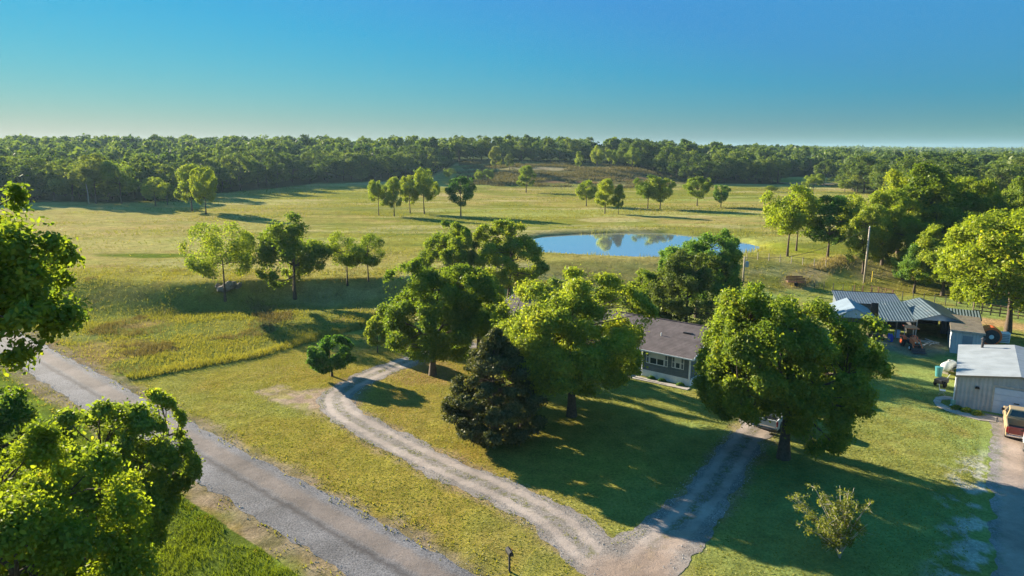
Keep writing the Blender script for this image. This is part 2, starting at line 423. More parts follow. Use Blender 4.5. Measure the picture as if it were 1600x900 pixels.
    b1 = nt.nodes.new('ShaderNodeBump'); b1.inputs['Strength'].default_value = .55; b1.inputs['Distance'].default_value = .10; L.new(nb_.outputs['Fac'], b1.inputs['Height'])
    b2 = nt.nodes.new('ShaderNodeBump'); b2.inputs['Strength'].default_value = .5; b2.inputs['Distance'].default_value = .55; L.new(na_.outputs['Fac'], b2.inputs['Height'])
    L.new(b1.outputs[0], b2.inputs['Normal']); L.new(b2.outputs[0], b.inputs['Normal'])
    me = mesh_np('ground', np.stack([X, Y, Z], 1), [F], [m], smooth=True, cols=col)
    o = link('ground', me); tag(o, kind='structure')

FE_C = [-600, 0, 150, 300, 340, 400, 500, 600, 680, 712, 940, 1000, 1050, 1080, 1200, 1300, 1345, 1400, 1500, 1700]
FE_D = [226, 231, 234, 240, 282, 308, 350, 362, 385, 432, 436, 405, 378, 358, 365, 360, 290, 240, 215, 190]
def forest(x, y):
    """> 0 inside the woods: metres past the edge"""
    c = colpx(x, y); d = y-np.interp(c, FE_C, FE_D)
    d = d+(fbm(x, y, 30, 77, 3)-.5)*26*sstep(100, 300, y)
    # clearings
    clr = np.maximum(0, 1-np.hypot((c-1262)/60, (y-400)/34))
    clr2 = np.maximum(0, 1-np.hypot((c-1345)/26, (y-385)/30))
    d = np.where((clr > .0) | (clr2 > 0), -20, d)
    return np.where(np.asarray(y) < 60, -50, d)

DW_LOOP = poly([(1010,905),(925,868),(868,814),(780,766),(696,730),(628,697),(568,664),(532,640),(528,619),(556,598),(600,578),(656,558),(696,548),(745,537)])
DW_RIGHT = poly([(960,990),(1000,885),(1060,822),(1098,780),(1128,740),(1154,702),(1178,672),(1205,640)])
RDRIVE = poly([(1590,960),(1585,880),(1582,800),(1583,740),(1582,700),(1577,665),(1575,652)])
BARNYARD = poly([(1350,520),(1400,520),(1480,535),(1480,552),(1430,556),(1370,545)])
LANE = poly([(1525,500),(1600,512),(1750,530)])
terrain()

def strip(name, C_, wl, wr, matl, z=.006, rag=.25, seed=0, step=.18, kind='structure', uvw=False):
    """road sheet along a polyline with ragged edges"""
    C_ = np.asarray(C_, float)
    # smooth by Catmull-Rom
    P = [C_[0]*2-C_[1]]+list(C_)+[C_[-1]*2-C_[-2]]; out = []
    for i in range(1, len(P)-2):
        n = max(2, int(np.linalg.norm(P[i+1]-P[i])/step))
        for k in range(n):
            t = k/n; out.append(.5*((2*P[i])+(-P[i-1]+P[i+1])*t+(2*P[i-1]-5*P[i]+4*P[i+1]-P[i+2])*t*t+(-P[i-1]+3*P[i]-3*P[i+1]+P[i+2])*t**3))
    out.append(P[-2]); Q = np.array(out); T = np.gradient(Q, axis=0); T /= np.linalg.norm(T, axis=1)[:, None]; N = np.stack([-T[:, 1], T[:, 0]], 1)
    wl = np.interp(np.linspace(0, 1, len(Q)), np.linspace(0, 1, len(wl)), wl); wr = np.interp(np.linspace(0, 1, len(Q)), np.linspace(0, 1, len(wr)), wr)
    el = wl+rag*2*(fbm(Q[:, 0]+N[:, 0]*3, Q[:, 1]+N[:, 1]*3, 1.3, seed, 4)-.5)*2; er = wr+rag*2*(fbm(Q[:, 0]-N[:, 0]*3, Q[:, 1]-N[:, 1]*3, 1.3, seed+5, 4)-.5)*2
    ns = 9; V = []; U = []
    for k in range(ns):
        f = k/(ns-1); off = el*(1-f)-er*f; p = Q+N*off[:, None]
        V.append(np.stack([p[:, 0], p[:, 1], hgt(p[:, 0], p[:, 1])+z], 1)); U.append(off)
    V = np.stack(V, 1).reshape(-1, 3); U = np.stack(U, 1).ravel()
    n = len(Q); i = np.arange(n-1)[:, None]*ns+np.arange(ns-1)[None, :]
    F = np.stack([i, i+1, i+ns+1, i+ns], -1).reshape(-1, 4)
    me = mesh_np(name, V, [F], [matl], smooth=True)
    a = me.attributes.new('across', 'FLOAT', 'POINT'); a.data.foreach_set('value', U.astype(np.float32))
    a = me.attributes.new('sand', 'FLOAT', 'POINT'); a.data.foreach_set('value', (1-sstep(-1.6, .6, psdf(V[:, :2], DIRTJ)+(fbm(V[:, 0], V[:, 1], 1.5, 9)-.5)*2.5)).astype(np.float32))
    o = link(name, me); tag(o, kind=kind); return o

def gravel_mat(name, base, dark, tracks, tint, grass=None):
    """gravel with worn wheel tracks at the offsets in tracks (attribute across, metres from the middle)"""
    m = bpy.data.materials.new(name); m.use_nodes = True; nt = m.node_tree; L = nt.links; b = nt.nodes['Principled BSDF']
    b.inputs['Roughness'].default_value = .95; b.inputs['Specular IOR Level'].default_value = .15
    g = nt.nodes.new('ShaderNodeNewGeometry'); a = nt.nodes.new('ShaderNodeAttribute'); a.attribute_name = 'across'
    def nz(s, d, r=.7):
        n = nt.nodes.new('ShaderNodeTexNoise'); n.inputs['Scale'].default_value = s; n.inputs['Detail'].default_value = d; n.inputs['Roughness'].default_value = r
        L.new(g.outputs['Position'], n.inputs['Vector']); return n
    fine = nz(9, 5, .85); mid = nz(1.1, 6); big = nz(.25, 4)
    cr = nt.nodes.new('ShaderNodeValToRGB'); e = cr.color_ramp.elements
    e[0].position = .36; e[0].color = (*dark, 1); e[1].position = .64; e[1].color = (*base, 1); L.new(fine.outputs['Fac'], cr.inputs[0])
    add = nt.nodes.new('ShaderNodeMath'); add.operation = 'MULTIPLY_ADD'; add.inputs[1].default_value = .9; L.new(mid.outputs['Fac'], add.inputs[0]); L.new(a.outputs['Fac'], add.inputs[2])
    cur = None
    for off, wd in tracks:
        s = nt.nodes.new('ShaderNodeMath'); s.operation = 'SUBTRACT'; s.inputs[1].default_value = off+.45; L.new(add.outputs[0], s.inputs[0])
        ab = nt.nodes.new('ShaderNodeMath'); ab.operation = 'ABSOLUTE'; L.new(s.outputs[0], ab.inputs[0])
        q = nt.nodes.new('ShaderNodeMapRange'); q.interpolation_type = 'SMOOTHSTEP'; q.inputs[1].default_value = wd*.4; q.inputs[2].default_value = wd; q.inputs[3].default_value = 1; q.inputs[4].default_value = 0
        L.new(ab.outputs[0], q.inputs[0])
        if cur is None: cur = q.outputs[0]
        else:
            mxm = nt.nodes.new('ShaderNodeMath'); mxm.operation = 'MAXIMUM'; L.new(cur, mxm.inputs[0]); L.new(q.outputs[0], mxm.inputs[1]); cur = mxm.outputs[0]
    sc_ = nt.nodes.new('ShaderNodeMath'); sc_.operation = 'MULTIPLY'; sc_.inputs[1].default_value = .75; L.new(cur, sc_.inputs[0])
    mx = nt.nodes.new('ShaderNodeMix'); mx.data_type = 'RGBA'; L.new(sc_.outputs[0], mx.inputs['Factor']); L.new(cr.outputs[0], mx.inputs['A']); mx.inputs['B'].default_value = (*tint, 1)
    src = mx.outputs['Result']
    if grass:   # (offset, width, colour, threshold) patchy grass on the crown between the tracks
        s = nt.nodes.new('ShaderNodeMath'); s.operation = 'SUBTRACT'; s.inputs[1].default_value = grass[0]+.45; L.new(add.outputs[0], s.inputs[0])
        ab = nt.nodes.new('ShaderNodeMath'); ab.operation = 'ABSOLUTE'; L.new(s.outputs[0], ab.inputs[0])
        q = nt.nodes.new('ShaderNodeMapRange'); q.inputs[1].default_value = 0; q.inputs[2].default_value = grass[1]; q.inputs[3].default_value = 1; q.inputs[4].default_value = 0
        L.new(ab.outputs[0], q.inputs[0])
        n2 = nz(1.7, 6, .75); r2 = nt.nodes.new('ShaderNodeMapRange'); r2.inputs[1].default_value = grass[3]; r2.inputs[2].default_value = grass[3]+.08; L.new(n2.outputs['Fac'], r2.inputs[0])
        mu = nt.nodes.new('ShaderNodeMath'); mu.operation = 'MULTIPLY'; L.new(q.outputs[0], mu.inputs[0]); L.new(r2.outputs[0], mu.inputs[1])
        mx2 = nt.nodes.new('ShaderNodeMix'); mx2.data_type = 'RGBA'; L.new(mu.outputs[0], mx2.inputs['Factor']); L.new(src, mx2.inputs['A']); mx2.inputs['B'].default_value = (*grass[2], 1); src = mx2.outputs['Result']
    sa = nt.nodes.new('ShaderNodeAttribute'); sa.attribute_name = 'sand'; s8 = nt.nodes.new('ShaderNodeMath'); s8.operation = 'MULTIPLY'; s8.inputs[1].default_value = .8; L.new(sa.outputs['Fac'], s8.inputs[0])
    mx3 = nt.nodes.new('ShaderNodeMix'); mx3.data_type = 'RGBA'; L.new(s8.outputs[0], mx3.inputs['Factor']); L.new(src, mx3.inputs['A']); mx3.inputs['B'].default_value = (.33,.24,.185,1); src = mx3.outputs['Result']
    mr_ = nt.nodes.new('ShaderNodeMapRange'); mr_.inputs[1].default_value = .35; mr_.inputs[2].default_value = .65; mr_.inputs[3].default_value = .72; mr_.inputs[4].default_value = 1.22; L.new(big.outputs['Fac'], mr_.inputs[0])
    v = nt.nodes.new('ShaderNodeVectorMath'); v.operation = 'SCALE'; L.new(src, v.inputs[0]); L.new(mr_.outputs[0], v.inputs['Scale']); L.new(v.outputs[0], b.inputs['Base Color'])
    bp = nt.nodes.new('ShaderNodeBump'); bp.inputs['Strength'].default_value = .6; bp.inputs['Distance'].default_value = .045; L.new(fine.outputs['Fac'], bp.inputs['Height'])
    b2 = nt.nodes.new('ShaderNodeBump'); b2.inputs['Strength'].default_value = .4; b2.inputs['Distance'].default_value = .12; L.new(mid.outputs['Fac'], b2.inputs['Height']); L.new(bp.outputs[0], b2.inputs['Normal'])
    L.new(b2.outputs[0], b.inputs['Normal'])
    return m
M['road'] = gravel_mat('county_road_gravel', (.25,.245,.26), (.045,.045,.052), [(.75,.9)], (.175,.142,.125), (-.25, .35, (.075,.07,.075), .30))
M['drive'] = gravel_mat('driveway_gravel', (.33,.295,.275), (.13,.11,.095), [(.66,.42),(-.66,.42)], (.36,.30,.265), (0, .6, (.13,.125,.05), .5))
M['rdrive'] = gravel_mat('packed_drive', (.32,.30,.295), (.14,.12,.115), [(0,.9)], (.34,.26,.21), (1.6, 1.5, (.11,.13,.045), .5))
p0 = np.array([-140., (20.5+140*.64)/.768]); p1 = np.array([60., (20.5-60*.64)/.768])
strip('gravel_road', [p0+(p1-p0)*k/20 for k in range(21)], [2.15], [2.15], M['road'], .008, .16, 3)
strip('driveway', DW_LOOP, [1.6, 1.5, 1.45, 1.4, 1.4, 1.4, 1.5, 1.4, 1.3], [1.9, 1.6, 1.4, 1.4, 1.4, 1.4, 1.6, 1.4, 1.3], M['drive'], .012, .3, 11)
strip('driveway_spur', DW_RIGHT, [2.6, 2.2, 1.5, 1.3, 1.25, 1.2], [2.4, 2.0, 1.5, 1.3, 1.25, 1.2], M['drive'], .016, .3, 21)
strip('garage_drive', RDRIVE, [.9, .95, 1.2, 1.3], [6, 5, 4, 3.5], M['rdrive'], .012, .3, 31)

# pond water
def water():
    m = bpy.data.materials.new('pond_water'); m.use_nodes = True; nt = m.node_tree; L = nt.links; b = nt.nodes['Principled BSDF']
    b.inputs['Base Color'].default_value = (.30,.34,.36,1); b.inputs['Roughness'].default_value = .04; b.inputs['IOR'].default_value = 1.33
    b.inputs['Specular IOR Level'].default_value = 1.0
    gl = nt.nodes.new('ShaderNodeBsdfGlossy'); gl.inputs['Roughness'].default_value = .04; gl.inputs['Color'].default_value = (.97,.98,1,1)
    ms = nt.nodes.new('ShaderNodeMixShader'); ms.inputs[0].default_value = .66; L.new(b.outputs[0], ms.inputs[1]); L.new(gl.outputs[0], ms.inputs[2]); L.new(ms.outputs[0], nt.nodes['Material Output'].inputs['Surface'])
    g = nt.nodes.new('ShaderNodeNewGeometry'); n = nt.nodes.new('ShaderNodeTexNoise'); n.inputs['Scale'].default_value = .7; n.inputs['Detail'].default_value = 4
    L.new(g.outputs['Position'], n.inputs['Vector']); bp = nt.nodes.new('ShaderNodeBump'); bp.inputs['Strength'].default_value = .04; bp.inputs['Distance'].default_value = .02
    L.new(n.outputs['Fac'], bp.inputs['Height']); L.new(bp.outputs[0], b.inputs['Normal']); L.new(bp.outputs[0], gl.inputs['Normal'])
    c = POND.mean(0); Q = c+(POND-c)*1.12
    me = bpy.data.meshes.new('water'); me.from_pydata([(q[0], q[1], PONDZ) for q in Q], [], [tuple(range(len(Q)))]); me.materials.append(m)
    tag(link('water', me), kind='structure')
water()

# ------------------------------------------------------------------ trees
def tubes_np(paths, n=6):
    V = []; F = []; b = 0
    for pts, rad in paths:
        pts = np.asarray(pts, float); m = len(pts)
        T = np.gradient(pts, axis=0); T /= np.linalg.norm(T, axis=1)[:, None]+1e-9
        ref = np.array([0, 0, 1.]) if abs(T[0, 2]) < .9 else np.array([1., 0, 0])
        U = np.cross(T, ref); U /= np.linalg.norm(U, axis=1)[:, None]+1e-9; W = np.cross(T, U)
        a = np.arange(n)*2*np.pi/n
        ring = pts[:, None]+(U[:, None]*np.cos(a)[None, :, None]+W[:, None]*np.sin(a)[None, :, None])*np.asarray(rad)[:, None, None]
        V.append(ring.reshape(-1, 3)); i = b+np.arange(m-1)[:, None]*n+np.arange(n)[None]; j = b+np.arange(m-1)[:, None]*n+(np.arange(n)[None]+1) % n
        F.append(np.stack([i, i+n, j+n, j], -1).reshape(-1, 4)); b += m*n
    return np.concatenate(V), np.concatenate(F)[:, ::-1]

def leaf_faces(c, n, s, r, k=4, asp=.62):
    """c centres, n normals, s sizes -> vertices and k-gons"""
    N = len(c); n = n/(np.linalg.norm(n, axis=1)[:, None]+1e-9)
    q = r.normal(size=(N, 3)); u = np.cross(n, q); u /= np.linalg.norm(u, axis=1)[:, None]+1e-9; w_ = np.cross(n, u)
    if k == 4: ring = [(1, 0), (.1, asp), (-1, 0), (-.1, -asp)]
    else: ring = [(1, 0), (.45, asp*.9), (-.4, asp*.8), (-1, 0), (-.4, -asp*.8), (.45, -asp*.9)]
    k = len(ring); V = np.empty((N, k, 3))
    for i, (a, b) in enumerate(ring):
        jit = 1+.25*r.normal(size=(N, 1))
        V[:, i] = c+(u*a+w_*b)*(s[:, None]*.5)*jit
    return V.reshape(-1, 3), np.arange(N*k).reshape(N, k)

def gen_crown(r, H, W, base, nclump, nleaf, leaf, flat=.78, shape='round', open_=.0, rmin=.55, D=None, k=4, clump=1.0, gapf=.0):
    """returns clump centres/radii and leaf arrays. W width, base crown bottom height"""
    hc = (H-base)/2; zc = base+hc; D = D or W
    # clump centres on the outer envelope, with an uneven outline
    C_ = []; tries = 0; rc0 = W*.5/ (nclump**.5)*1.5*clump
    lob = r.normal(size=(4, 3)); la = .12+.11*r.random(4)
    while len(C_) < nclump and tries < nclump*60:
        tries += 1
        d = r.normal(size=3); d /= np.linalg.norm(d)
        if shape == 'round' and d[2] < -.93: continue
        rr = 1-(1-rmin)*r.random()**1.6
        f = 1
        for q in range(4): f += la[q]*math.sin(2.6*d@lob[q]+q*2)
        p = np.array([d[0]*W/2, d[1]*D/2, d[2]*hc])*rr*f*.93
        if shape == 'round' and d[2] < 0: p[:2] *= 1.04; p[2] *= .95
        if shape == 'spread' and d[2] < 0: p[2] *= .45
        if shape == 'cone':
            z = r.random()**1.25; rad = (1-z)**.8*min(1, .55+4*z)*(.35+.65*r.random()**.45)*(.82+.2*math.sin(lob[0, 0]*9+5*z))
            a = r.random()*6.283; p = np.array([math.cos(a)*rad*W/2, math.sin(a)*rad*D/2, (z-.5)*2*hc*.97])
        if any(np.linalg.norm((p-q[0])*[1, 1, 1.3]) < rc0*.52 for q in C_): continue
        C_.append((p, rc0*(.55+.6*r.random())))
    L = []; Nn = []; tot = sum(q[1]**2 for q in C_)
    for p, rc in C_:
        n = int(nleaf*rc**2/tot)
        d = r.normal(size=(n, 3)); d[:, 2] = d[:, 2]*.9+.30; d /= np.linalg.norm(d, axis=1)[:, None]
        lb = r.normal(size=(3, 3)); f = 1+.22*np.sin(3.3*d@lb[0])+.16*np.sin(6*d@lb[1]+1)+.10*np.sin(11*d@lb[2])
        rad = rc*f*(.5+.62*r.random(n)**.55)
        out = p/ (np.linalg.norm(p)+1e-6)
        q = p+d*rad[:, None]*np.array([1, 1, flat])
        q = q+r.normal(size=q.shape)*rc*.13
        L.append(q); Nn.append(d*.8+out*.25+r.normal(size=(n, 3))*.75+np.array([0, 0, .25]))
    CP = np.array([q[0] for q in C_]); CR = np.array([q[1] for q in C_]); m = int(nleaf*.34*(1 if shape != 'cone' else .5)); i = r.integers(len(CP), size=m)
    dd = np.linalg.norm(CP[:, None]-CP[None], axis=2); nb = np.argsort(dd, axis=1)[:, 1:6]; j = nb[i, r.integers(min(5, nb.shape[1]), size=m)]
    t = r.random((m, 1)); q = CP[i]*(1-t)+CP[j]*t+r.normal(size=(m, 3))*CR[i][:, None]*.42
    L.append(q); Nn.append(r.normal(size=(m, 3))+np.array([0, 0, .5]))
    L = np.concatenate(L)+np.array([0, 0, zc]); Nn = np.concatenate(Nn)
    lo = np.percentile(L, .7, axis=0); hi = np.percentile(L, 99.3, axis=0); ta = np.array([-W/2, -D/2, base]); tb = np.array([W/2, D/2, H])
    fit = lambda q: ta+(q-lo)/(hi-lo)*(tb-ta)
    if shape != 'cone':
        L = fit(L); ctr = np.array([0, 0, (H+base)/2]); hf = np.array([W/2, D/2, (H-base)/2])
        def squash(q):
            v = (q-ctr)/hf; rho = np.linalg.norm(v, axis=-1, keepdims=True)+1e-9
            u_ = v/rho; lim = 1.10+.13*np.sin(5.3*(u_@lob[0])+1)[..., None]*np.sin(4.1*(u_@lob[1]))[..., None]+.07*np.sin(11*(u_@lob[2]))[..., None]; new = np.where(rho > .75, .75+(lim-.75)*np.tanh((rho-.75)/(lim-.75)*.9), rho)
            return ctr+v/rho*new*hf
        fit0 = fit; L = squash(L); L = L+r.normal(size=L.shape)*(W*.014)*(r.random((len(L), 1)) < .5); fit = lambda q: squash(fit0(q))
    else: fit = lambda q: q
    s = leaf*(.6+.8*r.random(len(L)))
    V, F = leaf_faces(L, Nn, s, r, k)
    tone = np.concatenate([np.full(int(nleaf*q[1]**2/tot), .35*r.random()) for q in C_]+[np.full(m, .15)])
    rnd = np.clip(tone+.65*r.random(len(L))**1.15, 0, 1)
    Cc = [(fit(q[0]+np.array([0, 0, zc])), q[1]) for q in C_]
    return Cc, V, F, rnd

def gen_wood(r, H, W, base, Cc, tr, lean=(0, 0), nl=7, fork=None, thin=1.0, sides=7):
    """trunk, limbs to the clumps"""
    fork = fork if fork else base+(H-base)*.18
    top = base+(H-base)*.68
    tp = []; m = 9
    wob = r.normal(size=(2, 2))*.03*H
    for i in range(m):
        t = i/(m-1); z = top*t
        tp.append((lean[0]*t**1.4+wob[0, 0]*math.sin(3*t)*t, lean[1]*t**1.4+wob[1, 0]*math.sin(2.6*t+1)*t, z-.15*(i == 0)))
    tp = np.array(tp); tr_r = tr*np.array([1.45, 1.05]+[max(.16, 1-.86*(i/(m-1))**1.1) for i in range(2, m)])
    paths = [(tp, tr_r)]
    limbs = []
    order = sorted(range(len(Cc)), key=lambda i: -r.random())
    for k in range(nl):
        p = Cc[order[k % len(Cc)]][0]
        z0 = fork+(top-fork)*r.random()*.75; z0 = min(z0, max(fork*.9, p[2]-.5))
        b = np.array([np.interp(z0, tp[:, 2], tp[:, 0]), np.interp(z0, tp[:, 2], tp[:, 1]), z0])
        e = b+(p-b)*.82; pts = []
        for t in np.linspace(0, 1, 7):
            q = b+(e-b)*t; q[2] += math.sin(t*math.pi)*.06*np.linalg.norm(e-b)*(1 if r.random() > .3 else -1)*.6
            q[:2] += r.normal(size=2)*.02*W*math.sin(t*math.pi); pts.append(q)
        rb = tr*.50*thin; limbs.append(np.array(pts)); paths.append((np.array(pts), rb*(1-.78*np.linspace(0, 1, 7))))
    allp = np.concatenate([l[2:] for l in limbs]+[tp[5:]])
    for p, rc in Cc:
        d = np.linalg.norm((allp-p)*[1, 1, 1.2], axis=1)+np.maximum(0, allp[:, 2]-p[2])*1.5; b = allp[np.argmin(d)]
        q = b+(p-b)*.5+r.normal(size=3)*.05*W*.3; paths.append((np.array([b, q, p]), tr*thin*np.array([.17, .11, .04])))
        for _ in range(3):
            dd = r.normal(size=3); dd /= np.linalg.norm(dd); dd[2] *= .6
            paths.append((np.array([p, p+dd*rc*.5, p+dd*rc*.95]), tr*thin*np.array([.06, .04, .015])))
    return tubes_np(paths, sides)

def tree_meshes(seed, H, W, base, nclump, nleaf, leaf, tr, lm='oak', bark='bark', **kw):
    r = np.random.default_rng(seed); wk = {q: kw.pop(q) for q in ('lean', 'nl', 'fork', 'thin', 'sides') if q in kw}
    Cc, V, F, rnd = gen_crown(r, H, W, base, nclump, nleaf, leaf, **kw)
    if 'lean' in wk:
        lx, ly = wk['lean']; V = V+np.array([lx, ly, 0])*(np.clip(V[:, 2:3]/H, 0, 1.2)); Cc = [(p+np.array([lx, ly, 0])*p[2]/H, q) for p, q in Cc]
    crown = mesh_np('crown', V, [F], [M[lm]], attrs={'rnd': rnd})
    tv, tf = gen_wood(r, H, W, base, Cc, tr, **wk)
    trunk = mesh_np('trunk', tv, [tf], [M[bark]], smooth=True)
    return crown, trunk

def place_tree(meshes, loc, label, cat='tree', group=None, name='oak_tree', rz=0, s=(1, 1, 1), lm=None):
    e = empty(name, loc, rz, label, cat, group); e.scale = s
    link('trunk', meshes[1], e); c = link('crown', meshes[0], e)
    if lm:
        c.material_slots[0].link = 'OBJECT'; c.material_slots[0].material = M[lm]
    return e
def depth(p): return p.y*math.cos(PITCH)+(HCAM-p.z)*math.sin(PITCH)
def hpx(base, toppy):
    """height of a thing standing at base whose top shows at row toppy"""
    v = (toppy-450)/FOC; cp, sp = math.cos(PITCH), math.sin(PITCH); D = base.y
    # (HC-z)cp - D sp = v*(D cp + (HC-z) sp)
    return HCAM-(D*(sp+v*cp))/(cp-v*sp)-base.z
def wpx(base, w_): return w_*depth(base)/FOC

def yard_tree(seed, px, py, top, w_, base_f, ncl, nl, leaf, tr, label, lm='oak', name='oak_tree', dx=0, **kw):
    b = at(px, py); H = hpx(b, top); W = wpx(b, w_)*1.02; base_f *= .6; ncl = int(ncl*1.8); nl = int(nl*1.7); leaf *= .86
    ms = tree_meshes(seed, H, W, H*base_f, ncl, nl, leaf, tr, lm, **kw)
    return place_tree(ms, b, label, name=name)

# big yard oaks
yard_tree(11, 676, 586, 402, 182, .24, 66, 52000, .23, .30, 'big oak beside the driveway loop, left of the dark cedar', shape='round', lean=(.8, 0))
yard_tree(12, 893, 650, 430, 246, .36, 84, 80000, .23, .34, 'widest oak on the front lawn, crown hiding the middle of the grey house', shape='round', rmin=.5)
yard_tree(13, 1224, 716, 438, 268, .13, 110, 110000, .21, .36, 'largest oak shading the white pickup at the end of the straight drive', shape='round', rmin=.5, lean=(-.7, .3))
yard_tree(14, 795, 474, 341, 116, .22, 50, 26000, .27, .27, 'oak with dense round crown behind the house, nearest the left end of the pond', shape='round')
yard_tree(15, 702, 478, 346, 98, .2, 44, 20000, .27, .25, 'oak crowding the left side of a denser one behind the house', shape='round')
yard_tree(16, 1088, 496, 352, 124, .2, 50, 30000, .26, .27, 'dark green round tree in front of the right half of the pond', 'deep', name='leafy_tree')
yard_tree(17, 1072, 540, 390, 128, .2, 44, 17000, .24, .22, 'pale thinning oak with bare twigs behind the house roof', 'pale')
yard_tree(18, 1006, 531, 424, 112, .2, 40, 16000, .25, .2, 'oak right behind the house roof, its crown meeting the front lawn oak', shape='round')
yard_tree(19, 852, 520, 436, 92, .2, 30, 12000, .25, .2, 'oak at the back of the house, left behind the widest lawn oak', shape='round')
yard_tree(22, 748, 550, 424, 84, .3, 34, 15000, .24, .2, 'oak pressed between the driveway oak and the cedar, over the left end of the house')
yard_tree(20, 590, 551, 488, 40, .28, 20, 5200, .2, .06, 'young slim tree on the lawn corner left of the big driveway oak', name='young_tree', flat=.9)
yard_tree(21, 519, 588, 527, 70, .22, 26, 11000, .2, .11, 'low round bushy tree by the left end of the driveway loop', 'deep', name='bushy_tree')
# cedar
def cedar():
    b = at(776, 688); H = hpx(b, 512); W = wpx(b, 218); r = np.random.default_rng(5)
    Cc, V, F, rnd = gen_crown(r, H, W, .5, 260, 90000, .18, flat=.5, shape='cone', clump=.95)
    cr = mesh_np('crown', V, [F], [M['cedar']], attrs={'rnd': rnd})
    tv, tf = gen_wood(r, H*1.25, W, .5, Cc, .2, nl=12, fork=.6)
    place_tree((cr, mesh_np('trunk', tv, [tf], [M['bark']], smooth=True)), b, 'dark conical cedar skirted to the ground on the front lawn', name='cedar_tree')
cedar()
# sapling with thin yellowish foliage
def sapling():
    b = at(1312, 872); r = np.random.default_rng(9); H = 4.6; paths = []; Ls = []; Nn = []
    for k in range(36):
        a = r.random()*6.28; sp = .25+.75*r.random(); e = np.array([math.cos(a)*2.1*sp-.9, math.sin(a)*1.8*sp, H*(.45+.55*r.random())*(1.05-.25*sp)])
        pts = [np.array([0, 0, 0])+(e*np.array([t**1.5, t**1.5, t])) for t in np.linspace(0, 1, 7)]
        paths.append((np.array(pts), .035*(1-.85*np.linspace(0, 1, 7))+.004))
        for q in range(9):
            t = .4+.6*r.random(); p = e*np.array([t**1.5, t**1.5, t]); d = r.normal(size=3)*.28; d[2] *= .6
            paths.append((np.array([p, p+d*.6, p+d]), np.array([.01, .008, .004])))
            n = 26; tt = r.random(n)[:, None]; Ls.append(p+d*tt+r.normal(size=(n, 3))*.07); Nn.append(r.normal(size=(n, 3))+[0, 0, .4])
    Ls = np.concatenate(Ls); V, F = leaf_faces(Ls, np.concatenate(Nn), .13*(.6+.8*r.random(len(Ls))), r, 4, .4)
    tv, tf = tubes_np(paths, 5)
    place_tree((mesh_np('crown', V, [F], [M['sap']], attrs={'rnd': r.random(len(F))}), mesh_np('trunk', tv, [tf], [M['palebark']], smooth=True)), b,
               'thin yellow-leaved sapling leaning alone on the shaded right lawn', name='sapling_tree')
sapling()
# near trees at the lower left and left edge (crowns fill the corner)
def near_tree(seed, x, y, H, W, base, ncl, nl, leaf, tr, label, lm, **kw):
    ncl = int(ncl*1.35); nl = int(nl*1.3); leaf *= .9
    place_tree(tree_meshes(seed, H, W, base, ncl, nl, leaf, tr, lm, k=6, **kw), Vector((x, y, 0)), label, name='oak_tree')
near_tree(31, -19.3, 30.0, 10.0, 7.6, 1.0, 110, 80000, .17, .26, 'dark leafed oak leaning over the gravel road at lower left', 'oak')
near_tree(32, -25.6, 31.0, 9.8, 7.6, 2.2, 60, 46000, .17, .26, 'oak at the left border, behind the bright crown in the near corner', 'oak')
near_tree(33, -16.2, 20.2, 11.6, 9.8, 1.5, 90, 110000, .15, .28, 'bright yellow-green oak filling the lower left corner', 'bright')
near_tree(34, -13.5, 15.0, 20.4, 6.8, 15.4, 62, 24000, .135, .3, 'tallest tree at the left edge, leafy limbs reaching above the road', 'oak', rmin=.15, clump=.55)

# ---- pasture trees: four crowns shared by copies
meadow = [tree_meshes(40+i, 12, [9.5, 8, 10.5, 8.8][i], [3.0, 2.4, 3.4, 2.6][i], [34, 30, 38, 34][i], [9000, 8000, 10000, 9000][i], .36, .2, 'oak', sides=6) for i in range(4)]
def pasture(px, py, top, w_, k, label, lm=None, group=None, rz=None, name='oak_tree'):
    b = at(px, py); H = hpx(b, top); W = wpx(b, w_); W0 = [9.5, 8, 10.5, 8.8][k]
    return place_tree(meadow[k], b, label, group=group, rz=rng.random()*6.28 if rz is None else rz, s=(W/W0*1.0, W/W0*1.0, H/12), lm=lm, name=name)
open1 = tree_meshes(50, 12, 10.5, 3.6, 34, 11000, .27, .17, 'oak', shape='spread', thin=.8)
b = at(352, 470); place_tree(open1, b, 'airy flat-topped tree beside the rock pile on the bank, leftmost of the row of four', s=(wpx(b, 108)/10.5,)*2+(hpx(b, 345)/12,))
big2 = tree_meshes(51, 12, 10, 1.7, 44, 20000, .27, .22, 'oak')
b = at(461, 466); place_tree(big2, b, 'largest and fullest tree of the row of four on the pasture bank', s=(wpx(b, 116)/10,)*2+(hpx(b, 332)/12,))
b = at(543, 446); m3 = tree_meshes(52, 12, 11, 4, 30, 11000, .3, .22, 'oak', shape='spread'); place_tree(m3, b, 'thin crowned tree with clear trunk, third of the row of four', s=(wpx(b, 68)/11,)*2+(hpx(b, 362)/12,))
b = at(576, 439); m4 = tree_meshes(53, 12, 11, 3.8, 30, 10000, .3, .22, 'oak', shape='spread'); place_tree(m4, b, 'rightmost tree of the row of four on the pasture bank', s=(wpx(b, 58)/11,)*2+(hpx(b, 365)/12,))
GP = 'lone oaks scattered on the pasture'
